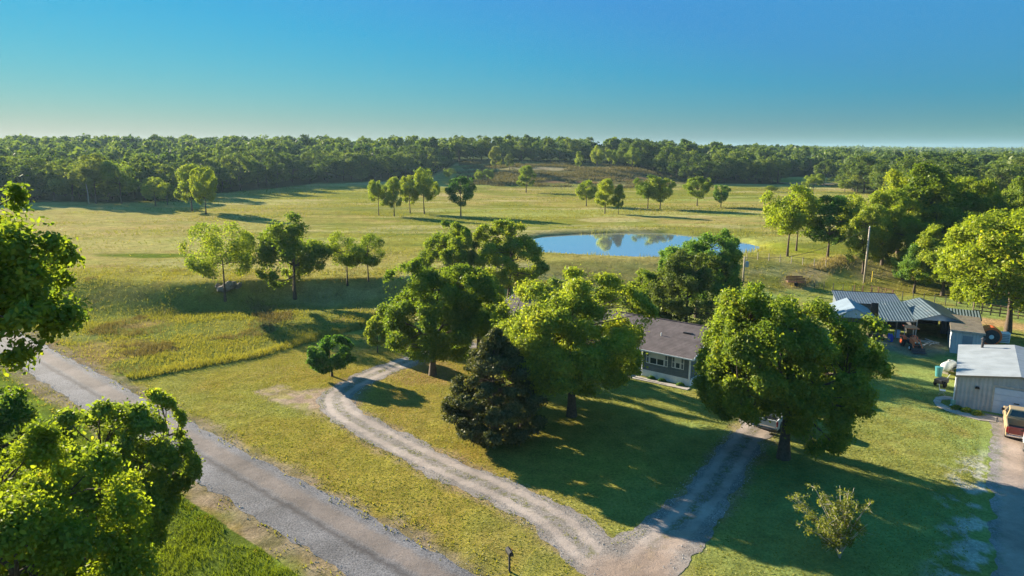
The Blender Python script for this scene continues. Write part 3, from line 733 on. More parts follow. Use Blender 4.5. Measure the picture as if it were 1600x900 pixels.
for a in [(592,337,279,34,0,'first from the left of four oaks clumped in mid pasture'),
          (616,338,276,30,1,'second from the left of the four clumped pasture oaks'),
          (641,333,271,34,3,'third from the left of the four clumped pasture oaks'),
          (663,334,262,50,2,'tallest and widest of the four clumped pasture oaks'),
          (720,338,273,46,0,'lone dark oak just right of the clump of four in the pasture','deep'),
          (822,301,258,30,1,'bright green tree standing alone below the ridge clearing','bright'),
          (916,322,280,36,3,'small oak left of the yellowish pair beyond the pond'),
          (945,334,279,34,1,'yellow-green slender tree beyond the pond','bright'),
          (966,335,288,20,1,'narrowest yellowish tree, close beside a taller one beyond the pond','bright'),
          (1012,326,273,48,2,'left and taller tree of the touching pair straight beyond the pond'),
          (1031,327,275,42,3,'right tree of the touching pair straight beyond the pond'),
          (1089,322,274,42,0,'round oak right of the touching pair beyond the pond'),
          (1126,325,287,26,3,'smallest lone oak beyond the right end of the pond','deep'),
          (1230,400,288,92,2,'bright yellow-green tree at the left end of the right tree belt','bright'),
          (1244,392,300,60,0,'oak half hidden behind the bright yellow-green belt tree'),
          (1293,402,304,72,1,'dark oak between the bright belt tree and the power pole','deep'),
          (1325,386,300,52,3,'oak behind the dark one, left of the tall belt trees'),
          ]:
    pasture(*a[:6], lm=a[6] if len(a) > 6 else None, group=GP)
big = [tree_meshes(60+i, 12, [11, 10][i], 1.8, 70, 30000, .26, .24, 'bright') for i in range(2)]
def bigt(px, py, top, w_, k, label, lm=None, rz=0):
    b = at(px, py); W0 = [11, 10][k]; s = wpx(b, w_)/W0
    place_tree(big[k], b, label, group='tall trees of the belt beside the sheds', rz=rz, s=(s, s, hpx(b, top)/12), lm=lm)
for k, (px, py, top, w_, lm_, lab) in enumerate(((1348,428,318,70,'oak','belt tree just left of the tall power pole'), (1402,396,264,92,'bright','belt tree behind the power pole, left of the highest crown'), (1476,394,272,92,'oak','belt tree between the highest crown and the yellow topped one'),
        (1552,398,286,92,'bright','belt tree right of the yellow topped one'), (1604,392,276,92,'oak','belt tree at the frame edge above the near spreading tree'), (1522,446,332,96,'bright','belt tree above the mossy roofed shed'), (1410,436,338,80,'bright','low bright belt tree above the ribbed shed roof'), (1500,474,356,96,'bright','tree by the board fence, left of the near spreading tree'), (1545,464,330,96,'oak','tree behind the board fence and the near spreading tree'), (1622,468,300,100,'bright','tree at the right edge beyond the board fence'))):
    bigt(px, py, top, w_, k % 2, lab, lm_, rz=k*1.3)
bigt(1378, 414, 296, 96, 0, 'belt tree just behind the tall power pole', rz=1)
bigt(1437, 402, 254, 128, 1, 'highest crown of the tree belt behind the sheds', rz=2)
bigt(1512, 408, 276, 84, 0, 'yellow topped belt tree right of the highest crown', rz=3)
bigt(1428, 458, 372, 74, 1, 'dark low tree right behind the striped shed roofs', 'deep', rz=4)
bigt(1574, 520, 322, 205, 0, 'near yellow-green tree spreading behind the metal garage', rz=5)
bigt(1472, 462, 352, 104, 1, 'yellow-green tree between the shed roofs and the near spreading tree', rz=.4)
bigt(1462, 425, 320, 90, 0, 'belt tree in the gap behind the shed roofs', 'oak', rz=2.4)
bigt(1590, 430, 275, 90, 1, 'belt tree at the right edge behind the near spreading tree', 'oak', rz=1.4)
bigt(1640, 500, 330, 110, 0, 'tree cut by the right edge beyond the garage', 'bright', rz=1.9)
GL = 'trees standing out at the edge of the left wood'
for a in [(150,318,240,66,2,'tall pale tree behind the white dead trunk','pale'), (190,318,248,55,0,'dark round tree right of the white dead trunk'),
          (300,330,256,46,1,'left of the two trees standing forward of the left wood'), (322,335,258,42,3,'right and brighter of the two trees standing forward of the left wood','bright'),
          (243,322,275,40,3,'squat tree between the white dead trunk and the forward pair'), (262,320,285,24,1,'slim young tree beside the squat one at the left wood'),
          (775,268,228,22,1,'taller pale tree on the ridge, left of its fellow','pale'), (796,266,240,16,1,'shorter pale tree on the ridge clearing','pale'),
          (748,286,264,14,3,'small left bush-like tree below the ridge'), (764,285,263,18,0,'round small tree below the ridge clearing'),
          (702,282,262,20,0,'small round tree by the left end of the ridge clearing'),
          (904,266,236,14,1,'slim tree on the dry ridge clearing'), (933,264,226,22,3,'tallest tree along the dry ridge edge'), (955,264,232,20,0,'middle tree along the dry ridge edge'), (988,266,230,28,2,'widest tree along the dry ridge edge'),
          (1270,300,270,34,0,'flat topped tree in front of the bare pink clearing'), (1205,300,290,22,1,'small tree left of the bare pink clearing'), (1320,300,280,26,3,'low tree right of the bare pink clearing'),
          ]:
    pasture(*a[:6], lm=a[6] if len(a) > 6 else None, group=GL)

# ---- woods
wood_protos = [tree_meshes(80+i, 12, [9, 8.4, 9.8, 8.8, 9.2][i], [2.2, 1.6, 2.6, 1.8, 2.0][i], 26, 3400, .5, .2, 'woods', sides=5, nl=5) for i in range(5)]
def woods():
    r = np.random.default_rng(3); pts = []
    d = 150.
    while d < 4200:
        s = max(9.2, d*.0175); x0 = -d*.86; x1 = d*.86
        xs = np.arange(x0, x1, s); x = xs+r.uniform(-.42, .42, len(xs))*s; y = d+r.uniform(-.42, .42, len(xs))*s
        pts.append(np.stack([x, y, np.full(len(xs), s)], 1)); d += s*.92
    P = np.concatenate(pts); fd = forest(P[:, 0], P[:, 1]); c = colpx(P[:, 0], P[:, 1])
    # beyond the ridge nothing shows, except on the right where the land falls away
    ymax = np.interp(c, [-200, 0, 700, 900, 1100, 1200, 1300], [620, 620, 560, 560, 640, 1100, 5000])
    gap = (P[:, 1] > 650) & (fbm(P[:, 0]*.25, P[:, 1], 160, 5, 2) > .60)
    P = P[(fd > 0) & (P[:, 1] < ymax) & ~gap]; fd = forest(P[:, 0], P[:, 1]); c = colpx(P[:, 0], P[:, 1])
    Z = hgt(P[:, 0], P[:, 1]); vis = (c > -30) & (c < 1630)
    key = np.where(vis, P[:, 1]+np.maximum(fd, 0)*3.5, 1e9); order = np.argsort(key)
    ind = order[:290]; rest = order[290:]
    for i in ind:
        x, y, s = P[i]; k = int(r.integers(5)); H = (7.5+10*r.random()**1.2)*(.85 if fd[i] < 8 else 1); W = r.uniform(1.0, 1.35)*(.6+.4*H/12)*1.15; lo = fd[i] < 14
        cc = c[i]
        zone = ('left wood beyond the open pasture' if cc < 700 else 'ridge wood beyond the dry clearing' if cc < 1010 else 'wood beyond the pond and lone oaks' if cc < 1340 else 'right wood behind the tree belt')
        place_tree(wood_protos[k], Vector((x, y, Z[i]-(.6 if not lo else .1))), 'woodland oak massed with its like in the '+zone, group='oaks of the '+zone, name='woodland_tree',
                   rz=r.random()*6.28, s=(W, W, H/12))
    # merged far canopy
    P2 = P[rest]; Z2 = Z[rest]; V = []; F = []; A = []; b = 0; tv = []; 
    for (x, y, s), z in zip(P2, Z2):
        f = s/8.0; n = int(np.clip(300*(480/max(y, 480))**1.15, 60, 300)); H = (8.5+9*r.random()**1.6)*(1+(f-1)*.08); W = 9.2*f*r.uniform(.75, 1.35)
        lumps = 9; lc = r.normal(size=(lumps, 3)); lc /= np.linalg.norm(lc, axis=1)[:, None]; lc[:, 2] = np.abs(lc[:, 2])*.9-.15; lc *= np.array([W*.34, W*.34, H*.34])
        q = r.integers(lumps, size=n); d = r.normal(size=(n, 3)); d[:, 2] += .35; d /= np.linalg.norm(d, axis=1)[:, None]
        p = lc[q]+d*np.array([W*.2, W*.2, H*.17])*(.75+.4*r.random((n, 1)))+np.array([x, y, z+H*.58])
        sz = W*.15*(.5+.9*r.random(n))*(1.5 if n < 90 else 1.15)
        v, f_ = leaf_faces(p, d+r.normal(size=(n, 3))*.5, sz, r, 4, .7)
        V.append(v); F.append(f_+b); b += len(v); A.append(np.clip(.75*r.random()**1.3+.35*r.random(n), 0, 1))
    me = mesh_np('distant_woodland', np.concatenate(V), [np.concatenate(F)], [M['woods']], attrs={'rnd': np.concatenate(A)})
    o = link('distant_woodland', me); tag(o, 'hazy unbroken woodland canopy covering the ridge and the far plain', 'woodland', kind='stuff')
    print('woods individuals', len(ind), 'merged', len(rest), 'verts', b)
woods()
# dead pale trunk at the left wood
b = at(139, 319); H = hpx(b, 283); mb = MB(); mb.tube([(0,0,-.1),(.05,0,H*.5),(-.25,0,H)], [.22,.17,.08]); o = mb.build('dead_trunk', M['palebark'], smooth=True, loc=b)
tag(o, 'bare white dead tree trunk at the edge of the left wood', 'dead tree')

# ------------------------------------------------------------------ grass that stands above the ground
def blades(name, X, Y, h, wd, matl, label, cat, seed=0, lean=.5, per=1):
    r = np.random.default_rng(seed); n = len(X)
    h = h*(.6+.8*r.random(n)); a = r.random(n)*6.283; z = hgt(X, Y)-.02
    u = np.stack([np.cos(a), np.sin(a), np.zeros(n)], 1)*(wd*(.6+.8*r.random(n)))[:, None]*.5
    b = np.stack([X, Y, z], 1); tip = b+np.stack([lean*h*r.normal(size=n), lean*h*r.normal(size=n), h], 1)
    V = np.stack([b-u, b+u, tip], 1).reshape(-1, 3)
    me = mesh_np(name, V, [np.arange(n*3).reshape(n, 3)], [matl], attrs={'rnd': np.clip(.6*fbm(X, Y, 3, seed+3)+.5*r.random(n), 0, 1)})
    return tag(link(name, me), label, cat, kind='stuff')
def scatter(n, x0, x1, y0, y1, seed):
    r = np.random.default_rng(seed); return r.uniform(x0, x1, n), r.uniform(y0, y1, n), r
def rank_grass():
    X, Y, r = scatter(420000, -80, 6, 44, 104, 1)
    P = np.stack([X, Y], 1); c = colpx(X, Y); s = road_s(X, Y); d = psdf(P, LAWN)
    k = (d > .12) & (s > 23.9) & (c > -40)
    n = fbm(X, Y, 5, 33)
    keep = r.random(len(X)) < np.where(d < 1.8, .9, np.clip((n-.40)*2.4, .10, .7)*np.where(Y > 88, .5, 1))
    k &= keep; X, Y, d = X[k], Y[k], d[k]
    edge = d < 2.2
    brown = (fbm(X, Y, 6, 21) > .60) & ~edge
    blades('rank_grass', X[~brown], Y[~brown], np.where(edge[~brown], .52, .26), .075, M['grassb'], 'rank uncut pasture grass between the mown lawn and the bank', 'grass', 2)
    blades('brown_weeds', X[brown], Y[brown], np.full(brown.sum(), .42), .07, M['weeds'], 'patches of brown weeds among the uncut grass', 'weeds', 3)
    X, Y, r = scatter(230000, -34, -2, 18, 56, 4); s = road_s(X, Y); n = fbm(X, Y, 2.2, 35)
    k = (s < 16.6+(n-.5)*3) & (r.random(len(X)) < np.clip((n-.2)*2.5, .2, 1)); X, Y = X[k], Y[k]
    blades('roadside_grass', X, Y, .07+.38*fbm(X, Y, 1.6, 36)**1.5, .045, M['grassg'], 'thick bright grass on the near side of the gravel road', 'grass', 5)
    X, Y, r = scatter(330000, -45, 48, 28, 76, 6); P = np.stack([X, Y], 1); n = fbm(X, Y, 3, 37)
    dr = np.min([lsdf(P, q) for q in (DW_LOOP, DW_RIGHT)], axis=0)
    k = (psdf(P, LAWN) < -.1) & (dr > 1.6) & (lsdf(P, RDRIVE) > 2.0) & (X < 33+.2*Y*0+4) & (road_s(X, Y) > 23.3) & (r.random(len(X)) < .35+n*.6) & (psdf(P, DIRT) > 0) & (psdf(P, DIRTJ) > .3)
    X, Y = X[k], Y[k]
    blades('lawn_grass', X, Y, np.full(len(X), .085), .075, M['grassl'], 'short mown lawn grass around the drives', 'grass', 7, lean=.9)
    X, Y, r = scatter(90000, -75, 30, 28, 90, 8); s = road_s(X, Y)
    k = ((np.abs(s-17.2+fbm(X, Y, 2, 40)-.5) < 1.0) | (np.abs(s-23.2) < 1.0)) & (fbm(X, Y, 1.3, 41) > .5)
    blades('verge_weeds', X[k], Y[k], np.full(k.sum(), .16), .09, M['grassb'], 'straggling weeds along the bare road verges', 'weeds', 9)
    # loose stones and grass that blur the edges of the gravel
    X, Y, r = scatter(700000, -60, 48, 26, 80, 16); s = road_s(X, Y); P = np.stack([X, Y], 1); dr = np.min([lsdf(P, q) for q in (DW_LOOP, DW_RIGHT)], axis=0)
    e = np.minimum(np.minimum(np.abs(s-18.35), np.abs(s-22.65)), np.abs(dr-1.35))
    k = (e < .55) & (r.random(len(X)) < np.exp(-(e/.30)**2)*.22) & (lsdf(P, RDRIVE) > 3); X, Y = X[k], Y[k]; n = len(X)
    sz = .02+.03*r.random(n)**2; c0 = np.stack([X, Y, hgt(X, Y)+.015], 1); tv = []
    for a in ((0, 0, 1), (.94, 0, -.33), (-.47, .82, -.33), (-.47, -.82, -.33)): tv.append(c0+np.array(a)*sz[:, None]*(1+.4*r.normal(size=(n, 1))))
    V = np.stack(tv, 1).reshape(-1, 3); b = np.arange(n)[:, None]*4
    F = np.concatenate([b+np.array(f) for f in ((0, 1, 2), (0, 2, 3), (0, 3, 1))])
    tag(link('loose_gravel', mesh_np('loose_gravel', V, [F], [mat('loose_stone', (.42,.40,.38), .95, noise=(2.3,.5))])), 'loose stones scattered along the edges of road and drives', 'gravel', kind='stuff')
    X, Y, r = scatter(400000, -50, 48, 26, 80, 17); P = np.stack([X, Y], 1); dr = np.min([lsdf(P, q) for q in (DW_LOOP, DW_RIGHT)], axis=0); n = fbm(X, Y, .9, 95)
    k = (((dr > 1.15) & (dr < 1.7) & (n > .52)) | ((dr < .3) & (n > .6))) & (psdf(P, DIRTJ) > .3); X, Y = X[k], Y[k]
    blades('drive_edge_grass', X, Y, np.full(len(X), .09), .07, M['grassl'], 'grass creeping over the driveway edges and crown', 'grass', 18, lean=.9)
    # open pasture tussocks
    X, Y, r = scatter(200000, -130, 150, 98, 330, 10); c = colpx(X, Y); n = fbm(X*.4, Y, 10, 44); P = np.stack([X, Y], 1)
    k = (c > -30) & (c < 1640) & (r.random(len(X)) < np.clip((n-.42)*3.2, .05, 1)) & (forest(X, Y) < 2); X, Y = X[k], Y[k]; P = P[k]
    q = np.ones(len(X), bool); near = (X > -25) & (X < 90) & (Y > 108) & (Y < 215); q[near] = psdf(P[near], POND) > 2.5; X, Y = X[q], Y[q]
    blades('pasture_grass', X, Y, .20+.0009*Y, .16, M['grassb'], 'tufted yellowish grass over the open pasture', 'grass', 11, lean=.9)
    X, Y, r = scatter(60000, -20, 80, 112, 208, 19); P = np.stack([X, Y], 1); d = psdf(P, POND); n = fbm(X, Y, 5, 49); k = (d > .3) & (d < 2.6) & (n > .5); X, Y = X[k], Y[k]
    blades('pond_reeds', X, Y, np.full(len(X), .75), .10, M['grassb'], 'broken fringe of reeds and rank grass along the pond bank', 'reeds', 20, lean=.25)
    # brown brush on the ridge clearing
    g = at(925, 276); X, Y, r = scatter(60000, g.x-75, g.x+60, g.y-45, g.y+60, 12); n = fbm(X*.3, Y, 7, 46); c = colpx(X, Y)
    k = (forest(X, Y) < 3) & (n > .50) & (c > 715) & (c < 1045); X, Y = X[k], Y[k]
    blades('ridge_brush', X, Y, np.full(len(X), 1.15), .30, M['weeds'], 'brown waist high brush on the ridge clearing', 'brush', 13)
    t = np.random.default_rng(14); w1 = at(1240, 444); w2 = at(1330, 402); f = t.random(5000); X = w1.x+(w2.x-w1.x)*f+t.normal(size=5000)*.9; Y = w1.y+(w2.y-w1.y)*f+t.normal(size=5000)*1.0
    k = (fbm(X, Y, 4, 3) > .4) & (np.arange(5000) % 2 == 0)
    blades('fence_row_weeds', X[k], Y[k], np.full(k.sum(), .45), .10, M['straw'], 'line of dead straw coloured weeds crossing the pasture toward the belt', 'weeds', 15)
M['straw'] = leaf_mat('straw_stems', (.24,.18,.09), (.42,.34,.18), .4)
M['grassl'] = leaf_mat('lawn_blades', (.18,.21,.045), (.30,.28,.06), .4)
rank_grass()

# ------------------------------------------------------------------ house
M['siding'] = mat('blue_grey_siding', (.105,.14,.16), .7, noise=(1.5,.12), stripes=('Z',.2,.02))
M['trimw'] = mat('white_trim', (.72,.74,.75), .5, noise=(2,.06))
M['skirt'] = mat('white_skirting', (.66,.69,.72), .6, noise=(2,.12), stripes=('X',.25,.01))
M['shingle'] = mat('brown_shingles', (.098,.08,.083), .9, noise=(1.3,.3), bump=(9,.8), stripes=('Y',.22,.012))
M['glass'] = mat('window_glass', (.03,.045,.055), .08, spec=.9)
M['blind'] = mat('white_blind', (.62,.66,.68), .7, stripes=('Z',.06,.01))
M['conc'] = mat('worn_concrete', (.36,.32,.28), .9, noise=(1.2,.3), bump=(8,.5))
M['wood'] = mat('weathered_boards', (.20,.15,.11), .9, noise=(4,.35), stripes=('X',.14,.01))
M['black'] = mat('black_plastic', (.02,.02,.022), .5)
M['rubber'] = mat('tyre_rubber', (.025,.025,.027), .85, bump=(30,.4))
M['steel'] = mat('grey_steel', (.35,.36,.38), .4, metal=.8, noise=(5,.2))
M['dark'] = mat('dark_greasy_metal', (.045,.045,.05), .55, noise=(6,.4))

def house():
    P = at(1077, 604); d = Vector((.775, -.632)); rz = math.atan2(d.y, d.x)
    h = empty('mobile_home', (P.x, P.y, 0), rz, 'long grey-blue mobile home with brown shingle roof and white skirting behind the lawn oaks', 'house')
    XL, B = -24.0, 9.4; pr = 1.25                      # the porch recess is pr deep
    zs, ze, zr, yr = .68, 2.75, 4.35, 4.9
    mb = MB()
    mb.prism([(0, zs), (B, zs), (B, ze+.1), (yr, zr-.1), (0, ze+.0)], -4.85, 0, 'x')
    mb.prism([(pr, zs), (B, zs), (B, ze+.1), (yr, zr-.12), (pr, ze+.35)], XL, -4.853, 'x')
    mb.build('wall', M['siding'], h)
    mb = MB(); mb.box(-4.86, .02, -.02, .02, .02, zs); mb.box(0, .035, 0, B, .02, zs); mb.box(XL, -4.86, pr-.03, pr+.01, .02, zs); mb.box(XL-.03, XL, pr, B, .02, zs); mb.build('skirting', M['skirt'], h)
    # roof in two slopes
    t = .1; roof = MB(); e0 = -.42; sl_ = (zr-ze)/yr
    def zf(y): return ze+.12+sl_*y
    roof.slab([(-5.15, e0, zf(e0)), (.42, e0, zf(e0)), (.42, yr, zf(yr)), (-5.15, yr, zf(yr))], t)
    roof.slab([(XL-.4, pr-.9, zf(pr-.9)), (-5.153, pr-.9, zf(pr-.9)), (-5.153, yr, zf(yr)), (XL-.4, yr, zf(yr))], t)
    roof.slab([(XL-.4, yr+.003, zf(yr)), (.42, yr+.003, zf(yr)), (.42, B+.45, ze+.0), (XL-.4, B+.45, ze+.0)], t)
    rf = roof.build('roof', M['shingle'], h)
    mb = MB(); mb.tube([(XL-.4, yr, zf(yr)+.03), (.42, yr, zf(yr)+.03)], .07, 6); mb.build('ridge_cap', M['shingle'], rf)
    for x, y in ((-1.9, 3.3), (-9, 3.2), (-15.5, 3.6)):
        v = MB(); v.prism([(x-.45, zf(y)-.02), (x+.45, zf(y)-.02), (x+.38, zf(y)+.1), (x-.38, zf(y)+.1)], y-.14, y+.14, 'y'); v.build('roof_vent', M['dark'], rf)
    for x, y in ((-4.1, 2.2), (-12, 6.2)):
        v = MB(); v.tube([(x, y, zf(y)-.1), (x, y, zf(y)+.28)], .05, 8); v.build('vent_pipe', M['trimw'], rf)
    g = MB(); g.box(-5.15, .44, e0-.07, e0-.003, zf(e0)-.13, zf(e0)-.02); g.box(XL-.4, -5.16, pr-.98, pr-.903, zf(pr-.9)-.13, zf(pr-.9)-.02); g.build('gutter', M['trimw'], h)
    g = MB()
    for x in (.425, XL-.46):
        g.slab([(x, e0, zf(e0)+.02), (x+.03, e0, zf(e0)+.02), (x+.03, yr, zf(yr)+.02), (x, yr, zf(yr)+.02)], .2)
        g.slab([(x, yr+.003, zf(yr)+.02), (x+.03, yr+.003, zf(yr)+.02), (x+.03, B+.45, ze+.02), (x, B+.45, ze+.02)], .2)
    g.build('gable_trim', M['trimw'], h)
    for x, y0 in ((-.06, -.03), (-4.84, -.03), (XL+.02, pr-.03)):
        c = MB(); c.box(x-.06, x+.085, y0-.02, y0+.06, zs+.005, ze-.05); c.build('corner_trim', M['trimw'], h)
    dn = MB(); dn.tube([(-4.72, -.36, ze-.1), (-4.76, -.1, ze-.3), (-4.76, -.1, .1)], .045, 6); dn.build('downspout', M['trimw'], h)
    def window(x0, x1, z0, z1, y, lights=1, blind=True, shut=True, axis='front'):
        f = MB(); n = lights; fr = .06
        f.box(x0, x1, y-.06, y-.008, z1-fr, z1); f.box(x0, x1, y-.06, y-.008, z0, z0+fr)
        for k in range(n+1):
            xx = x0+(x1-x0-fr)*k/n; f.box(xx, xx+fr, y-.058, y-.010, z0+fr, z1-fr)
        f.box(x0+fr, x1-fr, y-.045, y-.012, (z0+z1)/2-.02, (z0+z1)/2+.025)
        w_ = f.build('window', M['trimw'], h)
        g = MB(); g.box(x0+.02, x1-.02, y-.022, y-.006, z0+.02, z1-.02); g.build('pane', M['glass'], w_)
        if blind:
            b_ = MB(); b_.box(x0+.07, x1-.07, y-.030, y-.024, (z0+z1)/2+.03, z1-.07); b_.build('blind', M['blind'], w_)
        if shut:
            for sx in (x0-.34, x1+.04):
                s_ = MB(); s_.box(sx, sx+.30, y-.05, y-.009, z0, z0+.05); s_.box(sx, sx+.30, y-.05, y-.009, z1-.05, z1)
                s_.box(sx, sx+.045, y-.05, y-.009, z0+.05, z1-.05); s_.box(sx+.255, sx+.30, y-.05, y-.009, z0+.05, z1-.05); s_.box(sx+.045, sx+.255, y-.05, y-.009, (z0+z1)/2-.025, (z0+z1)/2+.025)
                q = s_.build('shutter', M['trimw'], h)
                s2 = MB(); s2.box(sx+.03, sx+.27, y-.03, y-.006, z0+.03, z1-.03); s2.build('shutter_panel', M['siding'], q)
    window(-4.05, -2.55, 1.38, 2.62, 0, 2)
    window(-1.45, -.95, 1.45, 2.55, 0, 1, True)
    window(-7.6, -6.4, 1.35, 2.6, pr, 2); window(-12.6, -11.2, 1.35, 2.6, pr, 2); window(-17.2, -16.2, 1.45, 2.6, pr, 1); window(-22.6, -21.2, 1.35, 2.6, pr, 2)
    dr = MB(); dr.box(-9.75, -8.75, pr-.05, pr-.006, zs+.02, 2.7); dd = dr.build('door', M['trimw'], h)
    dr = MB(); dr.lathe([(.0, 0), (.035, .01), (.035, .05), (0, .06)], (-8.87, pr-.11, 1.65), 'y', 8); dr.build('handle', M['steel'], dd)
    # porch deck, posts, steps
    p = MB(); p.box(-11.6, -6.9, pr-2.2, pr-.05, zs-.18, zs-.06)
    for x in (-11.5, -9.3, -7.1): p.box(x, x+.1, pr-2.1, pr-2.0, 0, zs-.18)
    p.box(-9.8, -8.6, pr-2.5, pr-2.2, 0, .36); p.box(-9.8, -8.6, pr-2.8, pr-2.5, 0, .18)
    p.build('porch_deck', M['wood'], h)
    for x in (-11.5, -9.95, -8.5, -7.0):
        q = MB(); q.box(x, x+.1, pr-2.15, pr-2.05, zs-.06, zs+.95); q.build('railing_post', M['trimw'], h)
    q = MB(); q.box(-11.4, -9.95, pr-2.12, pr-2.07, zs+.86, zs+.92); q.box(-8.4, -7.0, pr-2.12, pr-2.07, zs+.86, zs+.92); q.build('railing', M['trimw'], h)
    # low bed and worn slab in front of the wing
    a = Vector((P.x, P.y, 0)); X2 = lambda x, y: (P.x+d.x*x+.632*y, P.y+d.y*x+.775*y, 0)
    sl2 = MB(); pts = [X2(-8.6, -1.2), X2(-4.9, -1.35), X2(-1.0, -1.15), X2(.3, -1.1), X2(.3, -.45), X2(-4.2, -.5), X2(-8.6, -.4)]
    n = len(pts); sl2.add([(p_[0], p_[1], -.05) for p_ in pts]+[(p_[0], p_[1], .07) for p_ in pts], [tuple(range(n))[::-1], tuple(range(n, 2*n))]+[(i, (i+1) % n, n+(i+1) % n, n+i) for i in range(n)])
    tag(sl2.build('front_path', M['conc']), kind='structure')
    # shrubs at the skirting
    for k, (x, lab) in enumerate(((-3.6, 'dark low shrub against the white skirting under the double window'), (-2.55, 'second low dark shrub against the skirting, between the two front windows'), (-.7, 'small low shrub against the skirting under the narrow window'))):
        r = np.random.default_rng(200+k); n = 900; dd_ = r.normal(size=(n, 3)); dd_ /= np.linalg.norm(dd_, axis=1)[:, None]; dd_[:, 2] = np.abs(dd_[:, 2])
        pt = dd_*np.array([.42, .26, .34])*(.5+.5*r.random((n, 1))**.4); V, F = leaf_faces(pt, dd_+r.normal(size=(n, 3))*.5, np.full(n, .09), r)
        o = link('low_shrub', mesh_np('low_shrub', V, [F], [M['deep']], attrs={'rnd': r.random(n)*.6})); o.location = X2(x, -.36); tag(o, lab, 'shrub', 'shrubs along the skirting')
house()

# ------------------------------------------------------------------ sheds
M['bluetin'] = mat('blue_grey_tin', (.115,.145,.18), .5, metal=.15, noise=(1.5,.25), stripes=('X',.3,.02), spots=(1.2,.62,(.16,.15,.14)))
M['paletin'] = mat('pale_tin', (.22,.28,.34), .45, metal=.1, noise=(1.2,.15), stripes=('Y',.3,.02))
M['greentin'] = mat('blue_green_ribbed_tin', (.10,.135,.155), .5, metal=.2, noise=(1.5,.25), stripes=('X',.3,.03), spots=(.9,.60,(.25,.24,.21)))
M['whitetin'] = mat('white_ribbed_tin', (.45,.50,.54), .5, metal=.05, noise=(1,.12), stripes=('X',.3,.025))
M['galv'] = mat('galvanised_leg', (.40,.42,.42), .5, metal=.5, noise=(4,.2))
M['earth'] = mat('trodden_earth', (.15,.12,.09), .95, noise=(1.5,.3), bump=(8,.7))
M['orange'] = mat('orange_paint', (.90,.17,.05), .4, noise=(5,.15))
M['bluep'] = mat('blue_plastic', (.02,.07,.42), .35)
M['palebl'] = mat('pale_blue_plastic', (.20,.36,.55), .4)
M['brown'] = mat('mossy_brown_roofing', (.15,.125,.09), .95, noise=(1.5,.35), bump=(7,.6), spots=(1.1,.56,(.09,.11,.05)))

O = at(1365, 526); CX = Vector((.955, -.297, 0)); CY = Vector((.297, .955, 0)); CRZ = math.atan2(CX.y, CX.x)
def L2(x, y, z=0): return (O.x+CX.x*x+CY.x*y, O.y+CX.y*x+CY.y*y, z)
def carport(name, x0, x1, y0, y1, ze, zp, roofm, panelm, label, gable=.55, overhang=.25, legs=3, front=True, rear=True):
    h = empty(name, L2(x0, y0), CRZ, label, 'carport'); w_ = x1-x0; d = y1-y0; xm = w_/2
    for sx in (0, 1):
        s_ = MB(); a = [(-overhang, ze-.12), (xm, zp)] if sx == 0 else [(xm+.002, zp), (w_+overhang, ze-.12)]
        s_.slab([(a[0][0], -overhang, a[0][1]), (a[1][0], -overhang, a[1][1]), (a[1][0], d+overhang, a[1][1]), (a[0][0], d+overhang, a[0][1])], .04)
        s_.build('roof_panel', roofm, h)
    if front:
        g = MB(); sl_ = (zp-ze)/xm; lo = ze-.08
        g.prism([(0, lo), (w_, lo), (w_, ze-.02), (xm, zp-.06), (0, ze-.02)], -.10, -.06, 'y'); g.build('gable_panel', panelm, h)
    for x in (.03, w_-.03):
        for k in range(legs):
            y = d*k/(legs-1); l = MB(); l.box(x-.04, x+.04, y-.04, y+.04, -.05, ze-.1); l.build('leg', M['galv'], h)
    fr = MB()
    for k in range(legs): y = d*k/(legs-1); fr.tube([(0, y, ze-.16), (xm, y, zp-.1), (w_, y, ze-.16)], .035, 6)
    fr.build('truss', M['galv'], h)
    if rear:
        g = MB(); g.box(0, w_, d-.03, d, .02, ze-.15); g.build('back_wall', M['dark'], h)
    return h
carport('gabled_carport', -4.3, 0, 0, 6, 2.15, 3.15, M['paletin'], M['whitetin'], 'pale blue gabled carport at the left end of the sheds, by the oak', rear=False)
# lean-to with striped roof
h = empty('lean_to_shed', L2(.35, 0), CRZ, 'open lean-to with blue-green ribbed roof between two gabled carports', 'shed')
s_ = MB(); s_.slab([(-.1, -.4, 2.05), (3.6, -.4, 2.25), (3.9, 5.6, 3.15), (.9, 5.6, 3.0)], .05); s_.build('roof', M['greentin'], h)
s_ = MB(); s_.slab([(-.12, -.46, 2.05), (3.6, -.46, 2.25), (3.6, -.403, 2.25), (-.12, -.403, 2.05)], .14); s_.build('fascia', M['conc'], h)
for x in (0, 1.8, 3.45):
    q = MB(); q.box(x, x+.09, -.2, -.11, -.05, 2.03); q.build('post', M['wood'], h)
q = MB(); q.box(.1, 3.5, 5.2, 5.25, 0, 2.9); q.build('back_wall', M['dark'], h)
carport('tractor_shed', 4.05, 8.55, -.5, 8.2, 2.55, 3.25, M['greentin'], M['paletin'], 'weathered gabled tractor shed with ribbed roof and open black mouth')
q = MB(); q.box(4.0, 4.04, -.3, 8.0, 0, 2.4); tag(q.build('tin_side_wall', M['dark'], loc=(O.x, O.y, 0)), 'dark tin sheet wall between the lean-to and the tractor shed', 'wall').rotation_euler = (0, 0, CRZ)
# long low building at the back
h = empty('long_low_shed', L2(-3.0, 6.8), CRZ, 'long low blue tin shed stretching behind the carports', 'shed')
q = MB(); q.box(0, 7.0, 0, 4.2, 0, 2.45); q.build('wall', M['bluetin'], h)
q = MB(); q.slab([(-.2, -.3, 2.5), (7.2, -.3, 2.5), (7.2, 4.5, 3.0), (-.2, 4.5, 3.0)], .06); q.build('roof', M['bluetin'], h)
q = MB(); q.box(-.2, 7.2, 4.5, 4.56, 2.84, 3.06); q.build('ridge_trim', M['dark'], h)
